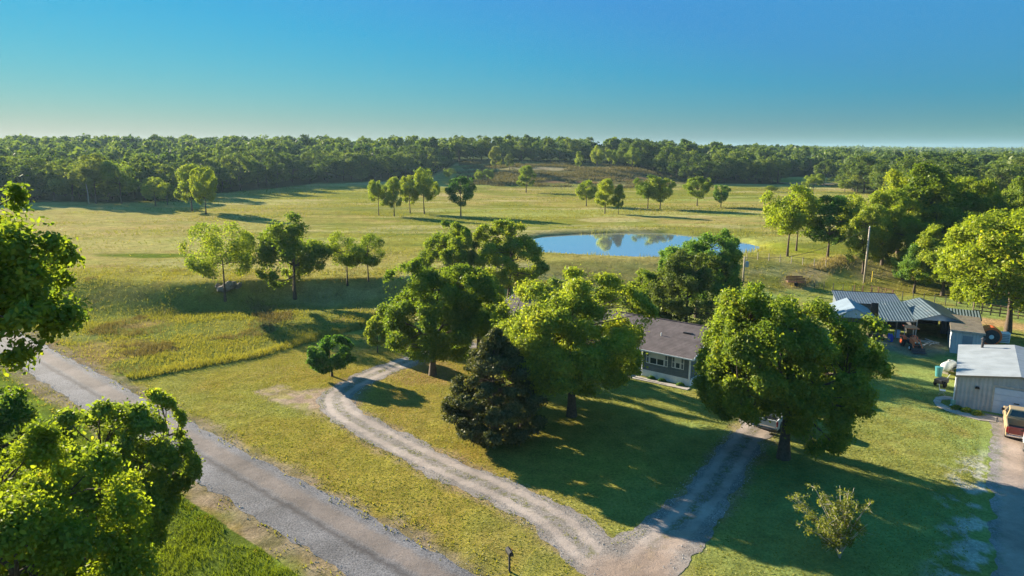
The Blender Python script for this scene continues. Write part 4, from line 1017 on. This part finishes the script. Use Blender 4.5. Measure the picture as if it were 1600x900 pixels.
# brown roofed box shed
P = at(1484, 551); a = math.atan2(-.50, .866)
h = empty('storage_shed', (P.x, P.y, 0), a, 'narrow shed with pale blue end wall and mossy brown flat roof', 'shed')
q = MB(); q.box(0, 2.7, 0, 7.4, 0, 2.35); q.build('wall', M['whitetin'], h)
q = MB(); q.slab([(-.15, -.15, 2.52), (2.85, -.15, 2.45), (2.85, 7.6, 2.55), (-.15, 7.6, 2.62)], .16); q.build('roof', M['brown'], h)
q = MB(); q.box(-.17, 2.87, -.2, -.155, 2.3, 2.52); q.build('fascia', M['conc'], h)
q = MB(); q.box(.95, 1.85, -.03, -.004, .05, 2.0); dd = q.build('door', M['paletin'], h); q = MB(); q.box(1.05, 1.1, -.07, -.03, .95, 1.1); q.build('handle', M['dark'], dd)
P2 = (P.x+3.7, P.y+7.6); h = empty('lower_shed', (P2[0], P2[1], 0), a, 'low green-grey tin shed hidden behind the mossy roofed one', 'shed')
q = MB(); q.box(0, 3.6, 0, 3.5, 0, 2.0); q.build('wall', M['bluetin'], h); q = MB(); q.slab([(-.2, -.2, 2.05), (3.8, -.2, 2.05), (3.8, 3.7, 2.4), (-.2, 3.7, 2.4)], .05); q.build('roof', M['greentin'], h)

# garage
P = at(1490.5, 634); gx = Vector((.83, -.55)).normalized(); GRZ = math.atan2(gx.y, gx.x)
def G(x, y, z=0): return (P.x+gx.x*x-gx.y*y, P.y+gx.y*x+gx.x*y, z)
g = empty('metal_garage', (P.x, P.y, 0), GRZ, 'metal garage with white ribbed roof and pale overhead door, at the right edge', 'garage')
W_, D_, ze, zp = 8.3, 10.6, 2.65, 3.3
q = MB(); q.prism([(0, 0), (W_, 0), (W_, ze), (W_/2, zp-.05), (0, ze)], 0, D_, 'y'); q.build('wall', mat('grey_white_garage_wall', (.38,.40,.41), .6, noise=(1.2,.18), stripes=('X',.3,.02), spots=(.8,.66,(.33,.27,.2))), g)
for sx in (0, 1):
    A = [(-.15, ze), (W_/2, zp)] if sx == 0 else [(W_/2+.002, zp), (W_+.15, ze)]
    q = MB(); q.slab([(A[0][0], -.15, A[0][1]+.05), (A[1][0], -.15, A[1][1]+.05), (A[1][0], D_+.15, A[1][1]+.05), (A[0][0], D_+.15, A[0][1]+.05)], .05)
    q.build('roof', mat('white_garage_roof', (.27,.30,.33), .5, noise=(.7,.18), stripes=('Y',.9,.012)), g)
q = MB()
q.slab([(-.17, -.19, ze+.06), (W_/2, -.19, zp+.06), (W_/2, -.153, zp+.06), (-.17, -.153, ze+.06)], .16)
q.slab([(W_/2+.002, -.19, zp+.06), (W_+.17, -.19, ze+.06), (W_+.17, -.153, ze+.06), (W_/2+.002, -.153, zp+.06)], .16); q.build('rake_trim', mat('tan_trim', (.30,.24,.18), .7), g)
q = MB(); q.box(-.03, .05, -.05, .05, 0, ze); q.build('corner_trim', M['conc'], g)
q = MB()
for k in range(4): q.box(2.6, 5.6, -.05-.002*(k % 2), -.004, .02+.53*k, .53*k+.53)
dd = q.build('overhead_door', mat('pale_blue_door', (.50,.57,.66), .5, noise=(2,.08)), g)
q = MB(); q.box(3.95, 4.3, -.09, -.055, 1.0, 1.08); q.build('handle', M['black'], dd)
q = MB(); q.box(2.48, 2.585, -.06, -.003, 0, 2.25); q.box(5.615, 5.72, -.06, -.003, 0, 2.25); q.box(2.48, 5.72, -.06, -.003, 2.252, 2.36); q.build('door_frame', M['galv'], g)
q = MB(); q.prism([(1.25, 1.82), (1.6, 1.82), (1.54, 1.98), (1.31, 1.98)], -.2, -.004, 'y'); q.build('wall_lamp', M['black'], g)
q = MB(); q.tube([(1.7, 9.6, 2.9), (1.7, 9.6, 3.75)], .11, 10); q.lathe([(.16, 3.72), (.2, 3.8), (.05, 3.95)], (1.7, 9.6, 0), 'z', 10); q.build('flue', M['dark'], g)
q = MB(); q.tube([(-.1, -.02, 2.6), (-.1, -.02, .15), (-.3, -.25, .06)], .05, 8); q.build('downspout', M['trimw'], g)
# bed edging and path before the garage
e = [at(*p) for p in [(1458,627),(1462,621),(1476,619),(1489,621)]]; e2 = [at(*p) for p in [(1462,634),(1480,643),(1506,651),(1530,657),(1556,660)]]
q = MB(); pts = e[::-1]+e2+[at(1557, 652), at(1532,650), at(1508,645), at(1484,637), at(1469,630), at(1472,625), at(1488,625)]
n = len(pts); q.add([(p.x, p.y, -.05) for p in pts]+[(p.x, p.y, .05) for p in pts], [tuple(range(n))[::-1], tuple(range(n, 2*n))]+[(i, (i+1) % n, n+(i+1) % n, n+i) for i in range(n)])
tag(q.build('path_edging', M['conc']), kind='structure')
for k, (px, py, lab) in enumerate(((1496,641,'leafy bed plant nearest the garage corner'), (1512,645,'bushy bed plant in the middle of the garage wall'), (1528,650,'spreading bed plant left of the overhead door'))):
    r = np.random.default_rng(220+k); n = 700; dd_ = r.normal(size=(n, 3)); dd_ /= np.linalg.norm(dd_, axis=1)[:, None]; dd_[:, 2] = np.abs(dd_[:, 2])
    V, F = leaf_faces(dd_*np.array([.5, .3, .42])*(.4+.6*r.random((n, 1))**.4), dd_+r.normal(size=(n, 3))*.6, np.full(n, .11), r)
    o = link('bed_plant', mesh_np('bed_plant', V, [F], [M['oak']], attrs={'rnd': r.random(n)})); b_ = at(px, py); o.location = (b_.x, b_.y+.15, 0); tag(o, lab, 'plant', 'plants in the garage bed')

# yard things by the garage
def simple(name, mb, m, loc, rz, label, cat, bevel=0, group=None):
    o = mb.build(name, m, loc=loc, bevel=bevel); o.rotation_euler = (0, 0, rz); return tag(o, label, cat, group)
p = at(1481, 582); h = empty('propane_tank', (p.x, p.y, 0), GRZ+1.2, 'rounded grey-white tank lying beside the garage side wall', 'tank')
q = MB(); q.lathe([(0, -1.0), (.28, -.95), (.44, -.78), (.46, -.6), (.46, .6), (.44, .78), (.28, .95), (0, 1.0)], (0, 0, .68), 'x', 18); q.build('shell', mat('tank_paint', (.45,.48,.47), .5), h, smooth=True)
for x in (-.6, .6): q = MB(); q.prism([(-.3, 0), (.3, 0), (.22, .3), (-.22, .3)], x-.06, x+.06, 'x'); q.build('cradle', M['conc'], h)
q = MB(); q.lathe([(.14, 1.1), (.14, 1.26), (.03, 1.32)], (0, 0, 0), 'z', 12); q.build('valve_dome', M['galv'], h)
p = at(1466, 588); q = MB(); q.lathe([(.26, 0), (.33, .85), (.36, .86), (.36, .92), (.05, 1.0)], n=14); simple('waste_bin', q, mat('teal_plastic', (.05,.20,.22), .4), (p.x, p.y, 0), 0, 'teal lidded bin left of the grey tank', 'bin')
p = at(1470, 604); h = empty('garden_cart', (p.x, p.y, 0), .5, 'dark garden cart with two wheels standing left of the garage', 'cart')
q = MB(); q.prism([(-.5, .35), (.5, .35), (.62, .75), (-.62, .75)], -.35, .35, 'y'); q.build('tub', M['dark'], h, bevel=.03)
for y in (-.42, .42): q = MB(); q.lathe([(.05, -.05), (.27, -.05), (.3, 0), (.27, .05), (.05, .05)], (-.15, y, .3), 'y', 14); q.build('wheel', M['rubber'], h)
q = MB(); q.tube([(.5, 0, .5), (1.0, 0, .75), (1.25, 0, .95)], .025, 6); q.build('handle', M['galv'], h)
p = at(1472, 617); h = empty('folding_chair', (p.x, p.y, 0), 1.0, 'white metal folding chair left of the garage corner', 'chair')
q = MB(); q.box(-.22, .22, -.22, .22, .42, .45); q.build('seat', M['trimw'], h); q = MB(); q.slab([(-.22, .22, .5), (.22, .22, .5), (.22, .3, .9), (-.22, .3, .9)], .03); q.build('backrest', M['trimw'], h)
for sx in (-.22, .22):
    for sy in ((-.26, .28), (.28, -.2)): q = MB(); q.tube([(sx, sy[0], 0), (sx, sy[1], .46)], .016, 6); q.build('leg', M['galv'], h)
p = at(1494, 633); q = MB(); q.lathe([(.17, 0), (.2, .5), (.21, .52)], n=12); simple('water_barrel', q, mat('pale_green_plastic', (.25,.45,.36), .5), (p.x-.35, p.y-.1, 0), 0, 'small pale green bucket at the garage downspout', 'bucket')
# orange drum and white cabinet behind
p = at(1541, 541); h = empty('hose_reel', (p.x+.2, p.y, 0), -.35, 'big orange reel with dark face and pale hub behind the garage', 'reel')
q = MB(); q.lathe([(.98, -.62), (1.02, -.56), (1.02, .56), (.98, .62)], (0, 0, 1.25), 'y', 28); q.build('drum', M['orange'], h)
q = MB(); q.lathe([(.80, -.66), (.80, -.625)], (0, 0, 1.2), 'y', 28); f = q.build('face', M['dark'], h)
q = MB(); q.lathe([(.2, -.72), (.24, -.665)], (0, 0, 1.2), 'y', 14); q.build('hub', M['trimw'], f)
q = MB(); q.box(-.9, .9, -.5, -.4, 0, .3); q.box(-.9, .9, .4, .5, 0, .3); q.build('stand', M['dark'], h)
p = at(1559, 541); h = empty('white_cabinet', (p.x+.25, p.y, 0), -.35, 'white louvred cabinet standing right of the orange reel', 'cabinet')
q = MB(); q.box(-.7, .7, -.4, .4, .5, 1.6); q.build('body', M['trimw'], h, bevel=.02)
q = MB()
for k in range(5): q.box(-.62, .62, -.43, -.405, .62+.18*k, .73+.18*k)
q.build('louvre', M['paletin'], h)
for x in (-.6, .6): q = MB(); q.box(x-.04, x+.04, -.3, .3, 0, .5); q.build('leg', M['galv'], h)

# barrels and machines in the lean-to
barrel = MB(); barrel.lathe([(.27, 0), (.29, .03), (.29, .28), (.305, .30), (.29, .32), (.29, .58), (.305, .60), (.29, .62), (.29, .86), (.27, .89), (.05, .89)], n=20)
p = at(1391, 533); o = simple('plastic_barrel', barrel, M['bluep'], (p.x, p.y, 0), 0, 'deep blue plastic barrel under the lean-to roof, the nearer one', 'barrel', group='barrels under the lean-to')
b2 = MB(); b2.v, b2.f = barrel.v, barrel.f; p = at(1400, 528); simple('plastic_barrel', b2, M['palebl'], (p.x+.2, p.y+.2, 0), 0, 'paler blue barrel right behind the deep blue one', 'barrel', group='barrels under the lean-to')
def quad(p, rz, label):
    h = empty('riding_mower', (p.x, p.y, 0), rz, label, 'mower')
    q = MB(); q.prism([(-.85, .35), (.9, .35), (.9, .75), (.35, .85), (.1, .6), (-.3, .6), (-.85, .8)], -.35, .35, 'y'); q.build('body', M['dark'], h, bevel=.04)
    q = MB(); q.box(-.55, -.15, -.22, .22, .62, .72); q.box(-.62, -.52, -.22, .22, .72, 1.05); q.build('seat', M['black'], h)
    for x, r_ in ((-.6, .3), (.65, .22)):
        for y in (-.45, .45): q = MB(); q.lathe([(.05, -.1), (r_-.03, -.1), (r_, -.06), (r_, .06), (r_-.03, .1), (.05, .1)], (x, y, r_), 'y', 16); q.build('wheel', M['rubber'], h)
    q = MB(); q.tube([(.3, 0, .8), (.05, 0, 1.0)], .02, 6); q.lathe([(.16, 0), (.19, .02), (.16, .04)], (.03, 0, 1.0), 'z', 12); q.build('steering_wheel', M['black'], h)
quad(at(1369, 529), CRZ-1.4, 'dark riding mower parked under the lean-to, left of the barrels')
p = at(1383, 525); q = MB(); q.box(-.6, .6, -.3, .3, .75, .8); q.box(-.55, -.48, -.25, .25, 0, .75); q.box(.48, .55, -.25, .25, 0, .75); q.box(-.5, .1, -.2, .2, .8, 1.15)
simple('work_bench', q, M['galv'], (p.x, p.y+1.6, 0), CRZ, 'cluttered work bench at the back of the lean-to', 'bench')
# orange tractor
def tractor():
    p = at(1430, 549); h = empty('compact_tractor', (p.x+.25, p.y+1.3, 0), CRZ+.12, 'orange tractor with flat orange canopy facing out of the shed', 'tractor')
    q = MB(); q.prism([(-1.7, .75), (-.1, .75), (-.1, 1.45), (-.9, 1.38), (-1.6, 1.2), (-1.72, 1.05)], -.28, .28, 'x'); q.build('hood', M['orange'], h, bevel=.05)
    q = MB(); q.box(-.24, .24, -1.755, -1.71, .8, 1.1); q.build('grille', M['dark'], h)
    for x in (-.2, .2): q = MB(); q.lathe([(.07, -.03), (.05, .03)], (x, -1.74, 1.14), 'y', 10); q.build('headlight', M['trimw'], h)
    q = MB(); q.box(-.22, .22, -1.5, 1.2, .45, .75); q.build('chassis', M['dark'], h)
    for sx in (-1, 1):
        q = MB(); q.lathe([(.12, -.17), (.55, -.17), (.62, -.12), (.62, .12), (.55, .17), (.12, .17)], (sx*.66, .85, .62), 'x', 22); w_ = q.build('rear_wheel', M['rubber'], h)
        q = MB(); q.lathe([(.30, -.05), (.32, 0), (.30, .05)], (sx*.82, .85, .62), 'x', 16); q.build('rim', M['orange'], w_)
        q = MB(); q.lathe([(.08, -.1), (.3, -.1), (.34, -.06), (.34, .06), (.3, .1), (.08, .1)], (sx*.5, -1.2, .34), 'x', 18); w_ = q.build('front_wheel', M['rubber'], h)
        q = MB(); q.lathe([(.16, -.03), (.17, 0), (.16, .03)], (sx*.6, -1.2, .34), 'x', 14); q.build('rim', M['trimw'], w_)
        q = MB(); q.prism([(.2, 1.0), (.35, 1.28), (.9, 1.38), (1.4, 1.2), (1.42, 1.14), (.9, 1.32), (.38, 1.22), (.25, 1.0)], sx*.66-.19, sx*.66+.19, 'x'); q.build('fender', M['orange'], h)
        q = MB(); q.box(sx*.5-.035, sx*.5+.035, 1.0, 1.07, 1.1, 2.38); q.build('canopy_post', M['galv'], h)
        q = MB(); q.tube([(sx*.48, .1, 1.25), (sx*.48, -1.1, 1.35), (sx*.48, -2.3, .5)], .055, 6); q.build('loader_arm', M['orange'], h)
    q = MB(); q.prism([(-.35, 2.44), (1.55, 2.44), (1.5, 2.54), (-.3, 2.54)], -.68, .68, 'x'); q.build('canopy', M['orange'], h, bevel=.03)
    for sx in (-1, 1): q = MB(); q.tube([(sx*.5, 1.03, 2.38), (sx*.5, .1, 2.44)], .03, 6); q.build('canopy_brace', M['galv'], h)
    q = MB(); q.box(-.25, .25, .45, .9, 1.0, 1.12); q.box(-.25, .25, .85, .95, 1.12, 1.55); q.build('seat', M['black'], h, bevel=.03)
    q = MB(); q.lathe([(.17, 0), (.2, .02), (.17, .04)], (0, .2, 1.58), 'z', 14); q.tube([(0, .1, 1.3), (0, .2, 1.6)], .025, 6); q.build('steering_wheel', M['black'], h)
    q = MB(); q.prism([(-2.9, .12), (-2.35, .12), (-2.25, .62), (-2.32, .62), (-2.42, .2), (-2.85, .18)], -.75, .75, 'x'); q.build('bucket', M['dark'], h)
    q = MB(); q.tube([(.2, -.9, 1.35), (.2, -.9, 1.95)], .03, 8); q.build('exhaust', M['dark'], h)
tractor(); bpy.data.objects['compact_tractor'].scale = (.88,)*3
p = at(1452, 540); q = MB(); r = random.Random(4)
for k in range(9):
    a_ = r.uniform(0, 3.1); x, y = r.uniform(-.7, .7), r.uniform(-.5, .5); q.tube([(x-math.cos(a_)*.7, y-math.sin(a_)*.7, .06+.05*k), (x+math.cos(a_)*.7, y+math.sin(a_)*.7, .1+.06*k)], .035, 5)
simple('scrap_pile', q, M['galv'], (p.x, p.y, 0), 0, 'tangled grey pipes heaped right of the orange tractor', 'scrap')

# ------------------------------------------------------------------ vehicles (x forward, ground at z 0)
M['carw'] = mat('white_car_paint', (.62,.65,.68), .25, spec=.6); M['cartan'] = mat('tan_car_paint', (.46,.34,.19), .3, metal=.2, spec=.6)
M['carred'] = mat('dark_red_car_paint', (.17,.02,.016), .3, spec=.6); M['carglass'] = mat('car_glass', (.015,.02,.025), .06, spec=1)
M['chrome'] = mat('chrome', (.65,.66,.68), .2, metal=1); M['tail'] = mat('tail_lens', (.45,.02,.02), .3); M['lens'] = mat('clear_lens', (.7,.7,.68), .15)
def arch(cx, r_, z0, n=9): return [(cx-r_*math.cos(math.pi*k/(n-1)), z0+ (r_*math.sin(math.pi*k/(n-1)))) for k in range(n)]
def pickup(loc, rz, label, top, low, tailc):
    h = empty('pickup_truck', loc, rz, label, 'pickup'); W = .98
    zs, zb = .42, 1.12
    def side(y0, y1, x0, x1, zt, cuts, m, name='body', prof=None):
        P_ = [(x0, zs)]
        for c in cuts: P_ += arch(c, .46, zs)
        P_ += [(x1, zs)]+(prof if prof else [(x1, zt), (x0, zt)])
        q = MB(); q.prism(P_, y0, y1, 'y'); return q.build(name, m, h, bevel=.025)
    side(-W, W, -.72, 2.72, zb, [1.78], top, 'body', [(2.76, .75), (2.70, 1.0), (2.3, 1.12), (1.15, 1.2), (-.72, 1.2)])
    if low is not top:
        q = MB(); q.box(-.7, 1.2, -W-.006, -W+.002, .45, .72); q.box(-.7, 1.2, W-.002, W+.006, .45, .72); q.build('lower_panel', low, h)
    for s_ in (-1, 1):
        a_, b_ = sorted((s_*W, s_*(W-.12))); side(a_, b_, -2.7, -.74, 1.2, [-1.72], top, 'bed_side')
    q = MB(); q.box(-2.66, -.76, -.86, .86, .62, .7); q.build('bed_floor', M['dark'], h)
    q = MB(); q.box(-2.78, -2.705, -.84, .84, .66, 1.18); tg = q.build('tailgate', tailc, h, bevel=.015)
    q = MB(); q.box(-2.80, -2.782, -.12, .12, 1.0, 1.06); q.build('handle', M['black'], tg)
    # cab
    zt = 1.86; lo = [(-.66, 1.203), (1.12, 1.203)]; hi = [(-.52, zt), (.42, zt)]
    q = MB(); V = [(-.66, -W+.03, 1.203), (1.12, -W+.03, 1.203), (1.12, W-.03, 1.203), (-.66, W-.03, 1.203), (-.5, -W+.2, zt), (.40, -W+.2, zt), (.40, W-.2, zt), (-.5, W-.2, zt)]
    q.add(V, [(0, 3, 2, 1), (4, 5, 6, 7), (0, 1, 5, 4), (1, 2, 6, 5), (2, 3, 7, 6), (3, 0, 4, 7)]); q.build('cab', top, h, bevel=.05)
    def pane(i, j, k, l, name, a0=.1, a1=.9, b0=.12, b1=.86):
        A, B, C_, D_ = [Vector(V[t]) for t in (i, j, k, l)]
        n = (B-A).cross(D_-A).normalized()*.012
        def pt(u, v): return (A*(1-u)+B*u)*(1-v)+(D_*(1-u)+C_*u)*v+n
        q = MB(); q.slab([pt(a0, b0), pt(a1, b0), pt(a1, b1), pt(a0, b1)], .01); q.build(name, M['carglass'], h)
    pane(1, 2, 6, 5, 'windscreen', .06, .94); pane(3, 0, 4, 7, 'rear_window', .1, .9, .2); 
    pane(0, 1, 5, 4, 'side_window', .08, .44); pane(0, 1, 5, 4, 'side_window', .5, .84); pane(2, 3, 7, 6, 'side_window', .16, .5); pane(2, 3, 7, 6, 'side_window', .56, .92)
    for x in (1.78, -1.72):
        for s_ in (-1, 1):
            q = MB(); q.lathe([(.2, -.12), (.34, -.12), (.385, -.08), (.385, .08), (.34, .12), (.2, .12)], (x, s_*.86, .385), 'y', 22); w_ = q.build('wheel', M['rubber'], h)
            q = MB(); q.lathe([(.05, -.02*0+s_*.10), (.21, s_*.08), (.22, s_*.125), (.2, s_*.13)], (x, s_*.86, .385), 'y', 16); q.build('rim', M['chrome'], w_)
    q = MB(); q.box(-2.98, -2.80, -.95, .95, .5, .64); q.build('rear_bumper', M['chrome'], h, bevel=.02)
    q = MB(); q.box(2.76, 2.92, -.96, .96, .46, .64); q.build('front_bumper', M['chrome'], h, bevel=.02)
    q = MB(); q.box(2.72, 2.775, -.55, .55, .72, .98); q.build('grille', M['black'], h)
    for s_ in (-1, 1):
        q = MB(); a_, b_ = sorted((s_*.6, s_*.92)); q.box(2.70, 2.77, a_, b_, .76, .96); q.build('headlight', M['lens'], h)
        q = MB(); a_, b_ = sorted((s_*.86, s_*.985)); q.box(-2.74, -2.702, a_, b_, .72, 1.1); q.build('tail_light', M['tail'], h)
        q = MB(); a_, b_ = sorted((s_*1.0, s_*1.2)); q.box(.78, .9, a_, b_, 1.22, 1.42); q.build('mirror', M['black'], h, bevel=.02)
    return h
def heading(a, b): return math.atan2(b.y-a.y, b.x-a.x)
p = at(1196, 674); rz = math.atan2(.80, .60); pickup((p.x+.6*2.3, p.y+.8*2.3, .012), rz, 'white pickup with open bed parked under the oak at the end of the drive', M['carw'], M['carw'], M['carw'])
p = at(1595, 694); rz = math.atan2(.83, .55); pickup((p.x+.55*2.7, p.y+.83*2.7, .012), rz, 'old tan pickup with a dark red tailgate before the garage door', M['cartan'], M['cartan'], M['carred'])
p = at(1612, 727); pickup((p.x+.85, p.y+.2, .012), math.atan2(-.83, -.55), 'white truck at the right edge nose out, cut by the frame', M['carw'], M['carw'], M['carw'])

# ------------------------------------------------------------------ poles, fences, small things
M['pole'] = mat('grey_pole_wood', (.36,.31,.25), .9, noise=(3,.25), bump=(12,.5))
b = at(1350, 443); H = hpx(b, 355); h = empty('power_pole', b, 0, 'tall bare utility pole standing in the pasture before the tree belt', 'utility pole')
q = MB(); q.tube([(0, 0, -.2), (0, 0, H)], [.17, .12], 10); q.build('pole', M['pole'], h, smooth=True)
q = MB(); q.lathe([(.05, H), (.08, H+.08), (.03, H+.2)], n=8); q.build('insulator', M['trimw'], h)
bb = at(1161, 440); H2 = hpx(bb, 401); h = empty('transformer_pole', bb, 0, 'short utility pole with a blue-grey transformer can behind the right oak', 'utility pole')
q = MB(); q.tube([(0, 0, -.2), (0, 0, H2)], [.15, .11], 10); q.build('pole', M['pole'], h, smooth=True)
q = MB(); q.lathe([(.22, 0), (.26, .05), (.26, .75), (.22, .8), (.05, .9)], (.4, -.1, H2-1.6), 'z', 14); q.build('transformer', mat('transformer_paint', (.25,.33,.42), .4), h)
wire = MB(); A = Vector((b.x, b.y, b.z+H-.1)); B = Vector((bb.x, bb.y, bb.z+H2-.2))
wire.tube([A*(1-t)+B*t-Vector((0, 0, 1.6*math.sin(math.pi*t))) for t in [k/14 for k in range(15)]], .03, 5)
tag(wire.build('power_line', M['dark']), 'thin sagging wire strung between the two utility poles', 'wire')
p = at(1362, 440); q = MB(); q.tube([(0, 0, 0), (0, 0, 1.7)], .05, 6); simple('yellow_marker', q, mat('yellow_plastic', (.75,.55,.04), .5), p, 0, 'short yellow marker post right of the tall utility pole', 'marker post')
def fence(pts, n, hh, rails, m, label, post=.06, rr=.03, boards=False, cat='fence', name='rail_fence'):
    pts = [Vector(at(*p)) for p in pts]; o = pts[0]; h = empty(name, o, 0, label, cat)
    L_ = [0]
    for i in range(len(pts)-1): L_.append(L_[-1]+(pts[i+1]-pts[i]).length)
    def pos(s):
        for i in range(len(pts)-1):
            if s <= L_[i+1]+1e-6: t = (s-L_[i])/(L_[i+1]-L_[i]); q = pts[i]*(1-t)+pts[i+1]*t; return Vector((q.x, q.y, float(hgt(q.x, q.y))))-o
    P_ = [pos(L_[-1]*k/(n-1)) for k in range(n)]
    for p_ in P_: q = MB(); q.tube([p_-Vector((0, 0, .1)), p_+Vector((0, 0, hh+.1))], post, 6); q.build('post', m, h)
    for k in range(rails):
        z = hh*(k+1)/rails; q = MB()
        if boards:
            for i in range(n-1):
                a_, c_ = P_[i], P_[i+1]; q.slab([a_+Vector((0, -.09, z-.09)), c_+Vector((0, -.09, z-.09)), c_+Vector((0, -.09, z+.07)), a_+Vector((0, -.09, z+.07))], .03)
        else: q.tube([p_+Vector((0, 0, z)) for p_ in P_], rr, 5)
        q.build('rail', m, h)
M['rust'] = mat('rusty_pipe', (.16,.08,.05), .8, noise=(5,.3))
fence([(1334,462),(1362,463),(1394,470)], 6, 1.5, 5, M['rust'], 'brown pipe corral panels behind the long blue shed', .06, .03, name='pipe_corral')
fence([(1520,489),(1560,494),(1605,500)], 7, 1.35, 3, M['wood'], 'weathered board fence behind the near spreading tree', .08, boards=True, name='board_fence')
fence([(1258,448),(1300,455),(1334,460),(1400,468),(1480,476),(1530,482)], 18, 1.2, 4, M['dark'], 'thin dark wire fence dividing yard and pasture behind the sheds', .05, .008, name='wire_fence')
fence([(1150,404),(1185,406),(1215,409),(1245,413),(1290,418)], 9, 1.15, 3, M['pole'], 'old wire fence on pale posts right of the pond', .06, .008, name='wire_fence')
# low dark trailer in the pasture corner
p = at(1242, 446); h = empty('stock_trailer', p, -.15, 'low rusty brown trailer standing at the pasture corner above the right oak', 'trailer')
q = MB(); q.box(-1.2, 1.2, -.7, .7, .55, .65); q.build('bed', M['rust'], h)
q = MB()
for k in range(3): q.box(-1.2, 1.2, -.74, -.702, .72+.24*k, .90+.24*k)
q.build('side_boards', M['rust'], h)
q = MB()
for k in range(3): q.box(-1.2, 1.2, .702, .74, .72+.24*k, .90+.24*k)
q.build('side_boards', M['rust'], h)
for x in (-1.15, 0, 1.15): q = MB(); q.box(x-.04, x+.04, -.702, -.65, .65, 1.45); q.build('stake', M['dark'], h)
for y in (-.8, .8): q = MB(); q.lathe([(.08, -.1), (.3, -.1), (.34, 0), (.3, .1), (.08, .1)], (0, y, .34), 'y', 14); q.build('wheel', M['rubber'], h)
q = MB(); q.tube([(1.2, 0, .6), (2.3, 0, .45)], .05, 6); q.build('drawbar', M['rust'], h)
# rock pile by the leftmost bank tree
def rocks():
    r = random.Random(8); b_ = at(360, 452)
    import bmesh
    h = empty('rock_pile', b_, 0, 'heap of grey-brown rocks at the foot of the airy bank tree', 'rock pile')
    for k in range(11):
        bm = bmesh.new(); bmesh.ops.create_icosphere(bm, subdivisions=2, radius=r.uniform(.4, .8))
        sx = [r.uniform(.7, 1.3) for _ in range(3)]
        for v in bm.verts:
            v.co.x *= sx[0]; v.co.y *= sx[1]; v.co.z *= sx[2]*.75; v.co *= 1+.16*math.sin(v.co.x*7+k)*math.cos(v.co.y*6)+r.uniform(-.05, .05)
        me = bpy.data.meshes.new('rock'); bm.to_mesh(me); bm.free(); me.materials.append(M['rock'])
        a_ = r.uniform(0, 6.28); d_ = r.uniform(0, 1.7); o = link('rock', me, h, (d_*math.cos(a_), d_*.7*math.sin(a_), .3+max(0, .9-d_)*.8)); o.rotation_euler = (r.random(), r.random(), r.random()*6)
M['rock'] = mat('grey_rock', (.24,.205,.18), .95, noise=(3,.35), bump=(6,.9))
rocks()
# mailbox
p = at(796, 893); h = empty('mailbox', p, .35, 'small black mailbox on a dark post beside the gravel road', 'mailbox')
q = MB(); q.box(-.045, .045, -.045, .045, -.1, 1.0); q.build('post', M['dark'], h)
q = MB(); q.prism([(-.12, 1.0), (.12, 1.0), (.12, 1.14), (.085, 1.22), (0, 1.25), (-.085, 1.22), (-.12, 1.14)], -.28, .28, 'y'); bx = q.build('box', M['black'], h)
q = MB(); q.box(.122, .135, -.05, .02, 1.08, 1.27); q.build('flag', M['carred'], bx)

# ------------------------------------------------------------------ haze: one closed box of thin air round everything
def haze():
    q = MB(); q.box(-5200, 5200, -300, 5200, -25, 60)
    m = bpy.data.materials.new('haze'); m.use_nodes = True; nt = m.node_tree
    nt.nodes.remove(nt.nodes['Principled BSDF']); v = nt.nodes.new('ShaderNodeVolumePrincipled')
    v.inputs['Color'].default_value = (.48, .72, .92, 1); v.inputs['Density'].default_value = HAZE; v.inputs['Anisotropy'].default_value = .2
    nt.links.new(v.outputs[0], nt.nodes['Material Output'].inputs['Volume'])
    o = q.build('haze', m); tag(o, 'thin bluish morning haze over the far woods', 'haze', kind='stuff')
if HAZE: haze()
